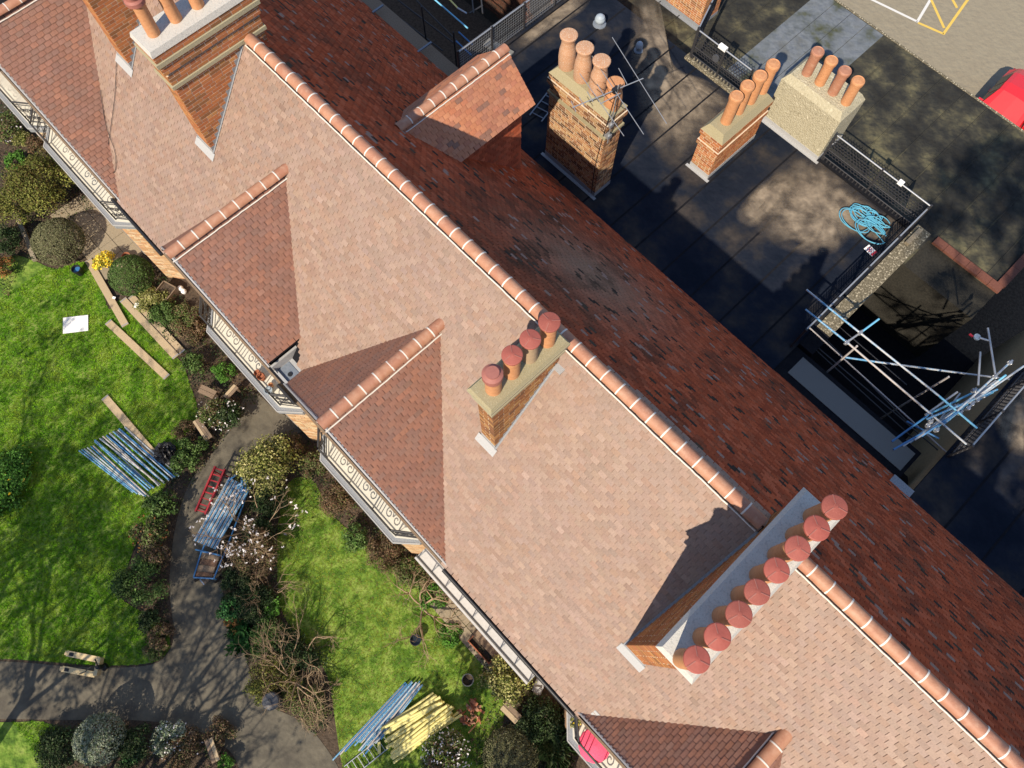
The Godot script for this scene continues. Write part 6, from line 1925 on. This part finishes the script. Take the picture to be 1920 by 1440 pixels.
func _trolley():
	var o := thing("trolley", "blue steel platform trolley with brown boards on the path", "trolley")
	var y := 0.38
	var a := Vector3(-7.807, 0.380, 4.642); var b := Vector3(-7.284, 0.380, 4.284); var c := Vector3(-6.960, 0.380, 4.831); var d := Vector3(-7.372, 0.380, 5.223)
	for e in [[a, b], [b, c], [c, d], [d, a]]:
		part("frame_tube", tube_mesh([e[0] + Vector3(0, 0.04, 0), e[1] + Vector3(0, 0.04, 0)], 0.022, 8), M.blue_paint, o)
	for i in 4:
		var t := (i + 0.5) / 4.0
		var q := Builder.new()
		q.board(a.lerp(d, t) + Vector3(0, rf(0, 0.01), 0), b.lerp(c, t).lerp(a.lerp(d, t), 0.15), 0.16, 0.03)
		part("deck_board", q.mesh(), M.brown_board if i % 2 else M.old_wood, o)
	var e0 := Vector3(-9.002, 0.360, 2.834); var e1 := Vector3(-8.366, 0.360, 2.575)
	for p in [[a, e0], [b, e1]]:
		part("frame_tube", tube_mesh(p, 0.025, 8), M.blue_paint, o)
	part("rear_upright", tube_mesh([a, a + Vector3(0, 0.45, 0), b + Vector3(0, 0.45, 0), b], 0.02, 8), M.blue_paint, o)
	for p in [c, d, e0, e1]:
		var w := Builder.new()
		w.tube([Vector3(p.x - 0.03, 0.13, p.z), Vector3(p.x + 0.03, 0.13, p.z)], 0.12, 14)
		part("wheel", w.mesh(), M.black_plastic, o)
		part("wheel_leg", tube_mesh([Vector3(p.x, 0.13, p.z), Vector3(p.x, 0.38, p.z)], 0.018, 6), M.blue_paint, o)

func ladder_red():
	var o := thing("red_ladder", "short bright red ladder lying beside the tube trolley", "ladder")
	var a := Vector3(-8.658, 0.550, 4.009); var b := Vector3(-9.346, 0.550, 2.822)
	var d := b - a
	var s := Vector3.UP.cross(d.normalized()) * 0.15
	for k in [-1, 1]:
		var q := Builder.new()
		q.board(a + s * k, b + s * k, 0.045, 0.10)
		part("stile", q.mesh(), M.red_paint, o)
	for i in 8:
		var p := a + d * (i + 0.3) / 7.6
		var q := Builder.new()
		q.board(p - s, p + s, 0.035, 0.03)
		part("rung", q.mesh(), M.red_paint, o)
	for k in [0.1, 0.9]:
		for e in [-1, 1]:
			var p: Vector3 = a + d * k + s * e
			part("foot", tube_mesh([Vector3(p.x, 0, p.z), p], 0.02, 6), M.red_paint, o)

func _pallet_truck():
	var o := thing("pallet_truck", "cream pallet truck with two forks parked across the path edge", "pallet truck")
	var f := [[Vector3(-8.202, 0.100, 8.983), Vector3(-7.459, 0.100, 8.439)], [Vector3(-7.951, 0.100, 9.291), Vector3(-7.205, 0.100, 8.721)]]
	for e in f:
		var q := Builder.new()
		q.board(e[0], e[1], 0.15, 0.05)
		part("fork", q.mesh(), M.cream_paint, o)
		var t := Builder.new()
		var n: Vector3 = (e[1] - e[0]).normalized()
		t.board(e[0] - n * 0.06, e[0] + n * 0.02, 0.10, 0.045)
		t.board(e[0] + n * 0.02, e[0] + n * 0.04, 0.135, 0.045)
		part("fork_tip", t.mesh(), M.cream_paint, o)
		var w := Builder.new()
		var s := Vector3.UP.cross(n) * 0.05
		w.tube([e[0] + n * 0.12 - s + Vector3(0, -0.045, 0), e[0] + n * 0.12 + s + Vector3(0, -0.045, 0)], 0.04, 10)
		part("load_wheel", w.mesh(), M.black_plastic, o)
		var k := Builder.new()
		k.board(e[0] + n * 0.07 + Vector3(0, 0.027, 0), e[0] + n * 0.2 + Vector3(0, 0.027, 0), 0.085, 0.006)
		part("wheel_slot", k.mesh(), M.black_plastic, o)
	var a := Vector3(-7.434, 0.220, 8.330); var b := Vector3(-7.122, 0.220, 8.666)
	var q := Builder.new()
	q.board(a, b, 0.1, 0.2)
	part("crosshead", q.mesh(), M.cream_paint, o)
	var m := (a + b) * 0.5
	var n := Vector3.UP.cross((b - a).normalized())
	if n.x < 0: n = -n
	var p := Builder.new()
	p.tube([m + n * 0.08 - Vector3(0, 0.1, 0), m + n * 0.08 + Vector3(0, 0.22, 0)], 0.06, 10)
	part("pump", p.mesh(), M.black_plastic, o)
	part("steer_wheel", tube_mesh([m + n * 0.1 + Vector3(0, -0.12, -0.06), m + n * 0.1 + Vector3(0, -0.12, 0.06)], 0.09, 14), M.black_plastic, o)
	var hd := Builder.new()
	var top := m + n * 0.12 + Vector3(-0.05, 0.75, -0.25)
	hd.tube([m + n * 0.09 + Vector3(0, 0.2, 0), top], 0.018, 6)
	part("handle", hd.mesh(), M.black_plastic, o)
	part("hose", tube_mesh(spline([f[1][0].lerp(f[1][1], 0.6) + Vector3(0, 0.05, 0.06), f[1][0].lerp(f[1][1], 0.7) + Vector3(0, 0.09, -0.05), m + Vector3(-0.1, 0.12, 0.1), m + n * 0.05 + Vector3(0, 0.2, 0)], 4), 0.012, 5), M.black_plastic, o)

# ---------------------------------------------------------------- grass
func _grass():
	var q := Builder.new()
	for i in 5:
		var a := TAU * i / 5.0 + 0.3
		var d := Vector3(cos(a), 0, sin(a))
		var s := d.cross(Vector3.UP) * 0.10
		q.face([d * 0.1 - s, d * 0.1 + s, d * (0.5 + 0.12 * i) + Vector3(0, 0.8, 0)], Vector3(0, -1, 0))
	blade_mesh = q.mesh()
	var n2 := FastNoiseLite.new()
	n2.seed = 21
	n2.frequency = 0.9
	n2.fractal_octaves = 4
	for l in lawn_polys:
		var pv := PackedVector2Array(l)
		var lo := Vector2(1e9, 1e9); var hi := Vector2(-1e9, -1e9)
		for p in pv:
			lo = lo.min(p); hi = hi.max(p)
		lo = lo.max(Vector2(-19, -2)); hi = hi.min(Vector2(6, 11))
		if hi.x <= lo.x or hi.y <= lo.y: continue
		var items := []
		var want := int((hi.x - lo.x) * (hi.y - lo.y) * 620)
		for i in want:
			var p := Vector2(rf(lo.x, hi.x), rf(lo.y, hi.y))
			if not Geometry2D.is_point_in_polygon(p, pv): continue
			var k := n2.get_noise_2d(p.x, p.y) + 0.5 * n2.get_noise_2d(p.x * 4.1, p.y * 4.1 + 30)
			# greener and lusher towards the far left of the lawn, thin and yellow by the house
			var lush := clampf(0.55 - (p.x + 9.5) * 0.10 + (p.y - 2.5) * 0.12, 0.0, 1.0)
			var c := Color(0.33, 0.44, 0.05).lerp(Color(0.25, 0.51, 0.022), lush)
			c = c.lerp(Color(0.07, 0.27, 0.008), clampf(0.06 - k * 1.7, 0.0, 0.65))
			c = c.lerp(Color(0.40, 0.48, 0.06), clampf(k * 1.2 - 0.08, 0.0, 0.5))
			c *= 0.80 + 0.5 * n2.get_noise_2d(p.x * 11.0, p.y * 11.0)
			if rng.randf() < 0.14 * (1.0 - lush): c = Color(0.30, 0.25, 0.10)
			var s := rf(0.028, 0.055) * (0.8 + 0.5 * lush)
			items.append([Transform3D(Basis(Vector3.UP, rf(0, TAU)).scaled(Vector3(s, s * rf(0.7, 1.3), s)), Vector3(p.x, 0.014, p.y)), jit(c, 0.38)])
		multi("grass", blade_mesh, M.grass_blade, self, items)

func _bed_cover():
	var beds := [
		[Vector2(-27.00, 1.40), Vector2(-25.74, 0.41), Vector2(-23.21, 0.42), Vector2(-21.30, 0.33), Vector2(-19.16, 0.54), Vector2(-20.02, 1.14), Vector2(-19.00, 3.01), Vector2(-19.95, 3.44), Vector2(-18.82, 4.51), Vector2(-20.46, 5.12)],
		[Vector2(-17.58, 0.94), Vector2(-15.77, 0.18), Vector2(-13.74, 0.26), Vector2(-12.43, 0.49), Vector2(-10.48, 0.49), Vector2(-10.33, 1.82), Vector2(-10.09, 2.79), Vector2(-9.58, 4.12), Vector2(-8.98, 5.28), Vector2(-6.57, 6.76), Vector2(-6.41, 7.49), Vector2(-7.08, 7.30), Vector2(-8.24, 6.87), Vector2(-9.49, 5.82), Vector2(-10.41, 4.30), Vector2(-10.91, 3.28), Vector2(-11.60, 2.30), Vector2(-13.12, 1.73), Vector2(-15.25, 1.58)],
		[Vector2(-8.99, 0.41), Vector2(-7.65, 0.45), Vector2(-5.43, 0.43), Vector2(-3.44, 0.11), Vector2(-2.15, 0.24), Vector2(-2.66, 0.79), Vector2(-3.73, 1.06), Vector2(-4.60, 1.33), Vector2(-5.49, 1.39), Vector2(-6.40, 1.45), Vector2(-7.47, 1.20), Vector2(-7.84, 1.71), Vector2(-6.87, 2.84), Vector2(-5.28, 3.97), Vector2(-4.25, 4.11), Vector2(-2.86, 4.24), Vector2(-1.95, 4.73), Vector2(-1.74, 5.36), Vector2(-2.54, 5.45), Vector2(-3.44, 5.83), Vector2(-4.17, 5.82), Vector2(-5.14, 5.46), Vector2(-6.18, 5.33), Vector2(-7.13, 4.64), Vector2(-8.06, 3.87), Vector2(-8.82, 3.09), Vector2(-9.49, 2.15)],
		[Vector2(-6.91, 10.28), Vector2(-6.24, 9.39), Vector2(-4.57, 7.81), Vector2(-3.44, 7.33), Vector2(-2.63, 7.40), Vector2(-3.82, 9.00), Vector2(-5.74, 10.85)],
		[Vector2(-0.89, 0.78), Vector2(0.02, 0.42), Vector2(2.27, 0.19), Vector2(3.37, 0.89), Vector2(1.82, 2.88), Vector2(0.89, 2.40), Vector2(0.80, 1.35)]]
	var items := []
	for b in beds:
		var pv := PackedVector2Array(b)
		var lo := Vector2(1e9, 1e9); var hi := Vector2(-1e9, -1e9)
		for p in pv:
			lo = lo.min(p); hi = hi.max(p)
		for i in int((hi.x - lo.x) * (hi.y - lo.y) * 420):
			var p := Vector2(rf(lo.x, hi.x), rf(lo.y, hi.y))
			if not Geometry2D.is_point_in_polygon(p, pv): continue
			if p.y < 0.42 and p.x > -21: continue
			var k := noise.get_noise_2d(p.x * 7.0, p.y * 7.0)
			if k < -0.14 and rng.randf() < 0.8: continue
			var c: Color = pick(PAL.dark if k > 0.08 else PAL.brown if k < -0.05 else PAL.mixed)
			items.append([leaf_at(Vector3(p.x, rf(0.02, 0.10 + maxf(k, 0.0) * 0.4), p.y), Vector3.UP, 0.055), jit(c, 0.25)])
	multi("ground_cover", leaf_mesh, M.leaf, self, items)

# ---------------------------------------------------------------- trees beyond the picture whose shade falls on path and lawn
func shade_tree(label: String, at: Vector3, h: float, depth: int, leaves: int, spread := 0.75):
	var o := thing("garden_tree", label, "tree", at)
	var q := Builder.new()
	var tips := []
	q.tube([Vector3(0, 0, 0), Vector3(0.1, h * 0.15, 0.05), Vector3(0.05, h * 0.3, 0)], 0.16, 8, 0.12)
	for i in 5:
		var a := TAU * i / 5 + rf(-0.3, 0.3)
		grow(q, Vector3(0.05, h * (0.24 + 0.02 * i), 0), Vector3(cos(a) * 0.8, rf(0.8, 1.5), sin(a) * 0.8).normalized(), h * 0.24, 0.07, depth, spread, 0.35, tips)
	part("trunk", q.mesh(), M.bark_dark, o)
	var it := []
	for i in leaves:
		var t: Vector3 = tips[rng.randi() % tips.size()] + rand_dir() * 0.3 * rng.randf()
		it.append([leaf_at(t, Vector3.UP, 0.11), jit(pick(PAL.green), 0.2)])
	if it: multi("crown", leaf_mesh, M.leaf, o, it)

func _off_frame_trees():
	shade_tree("tree with open crown beyond the lower left picture edge", Vector3(-7.0, 0, 13.6), 10.5, 4, 6500)
	shade_tree("broad tree with open crown beyond the bottom picture edge", Vector3(-3.2, 0, 14.2), 9.5, 4, 5000)
	shade_tree("slender tree beyond the far lower left corner", Vector3(-10.6, 0, 14.0), 10.5, 4, 5000)
	shade_tree("second tree further off beyond the lower left corner", Vector3(-8.6, 0, 17.4), 11.5, 4, 6000)
	shade_tree("leafless tree standing below the island bed out of view", Vector3(-3.4, 0, 11.2), 6.5, 4, 0)
	shade_tree("small evergreen tree below the bottom right garden", Vector3(2.9, 0, 7.3), 6.0, 3, 9000)
	# added unseen tree, its high crown shaped to shade only the low roofs behind
	var o := thing("added_shade_tree", "very tall unseen tree added to shade the low rear roofs", "tree", Vector3(9.4, 0, 2.4))
	var q := Builder.new()
	q.tube([Vector3.ZERO, Vector3(0.1, 8, 0), Vector3(0, 18.2, 0), Vector3(-0.2, 22.5, 0)], 0.34, 9, 0.1)
	var tips := []
	for i in 9:
		var an := TAU * i / 9 + rf(-0.3, 0.3)
		grow(q, Vector3(0, 18.6 + 0.35 * i, 0), Vector3(cos(an), rf(0.25, 0.8), sin(an)).normalized(), 1.5, 0.07, 3, 0.8, 0.3, tips)
	part("trunk", q.mesh(), M.bark_dark, o)
	var it := []
	for i in 9000:
		var t: Vector3 = tips[rng.randi() % tips.size()] + rand_dir() * 0.5 * rng.randf()
		if t.y < 18.4: continue
		it.append([leaf_at(t, Vector3.UP, 0.16), jit(pick(PAL.green), 0.2)])
	multi("crown", leaf_mesh, M.leaf, o, it)
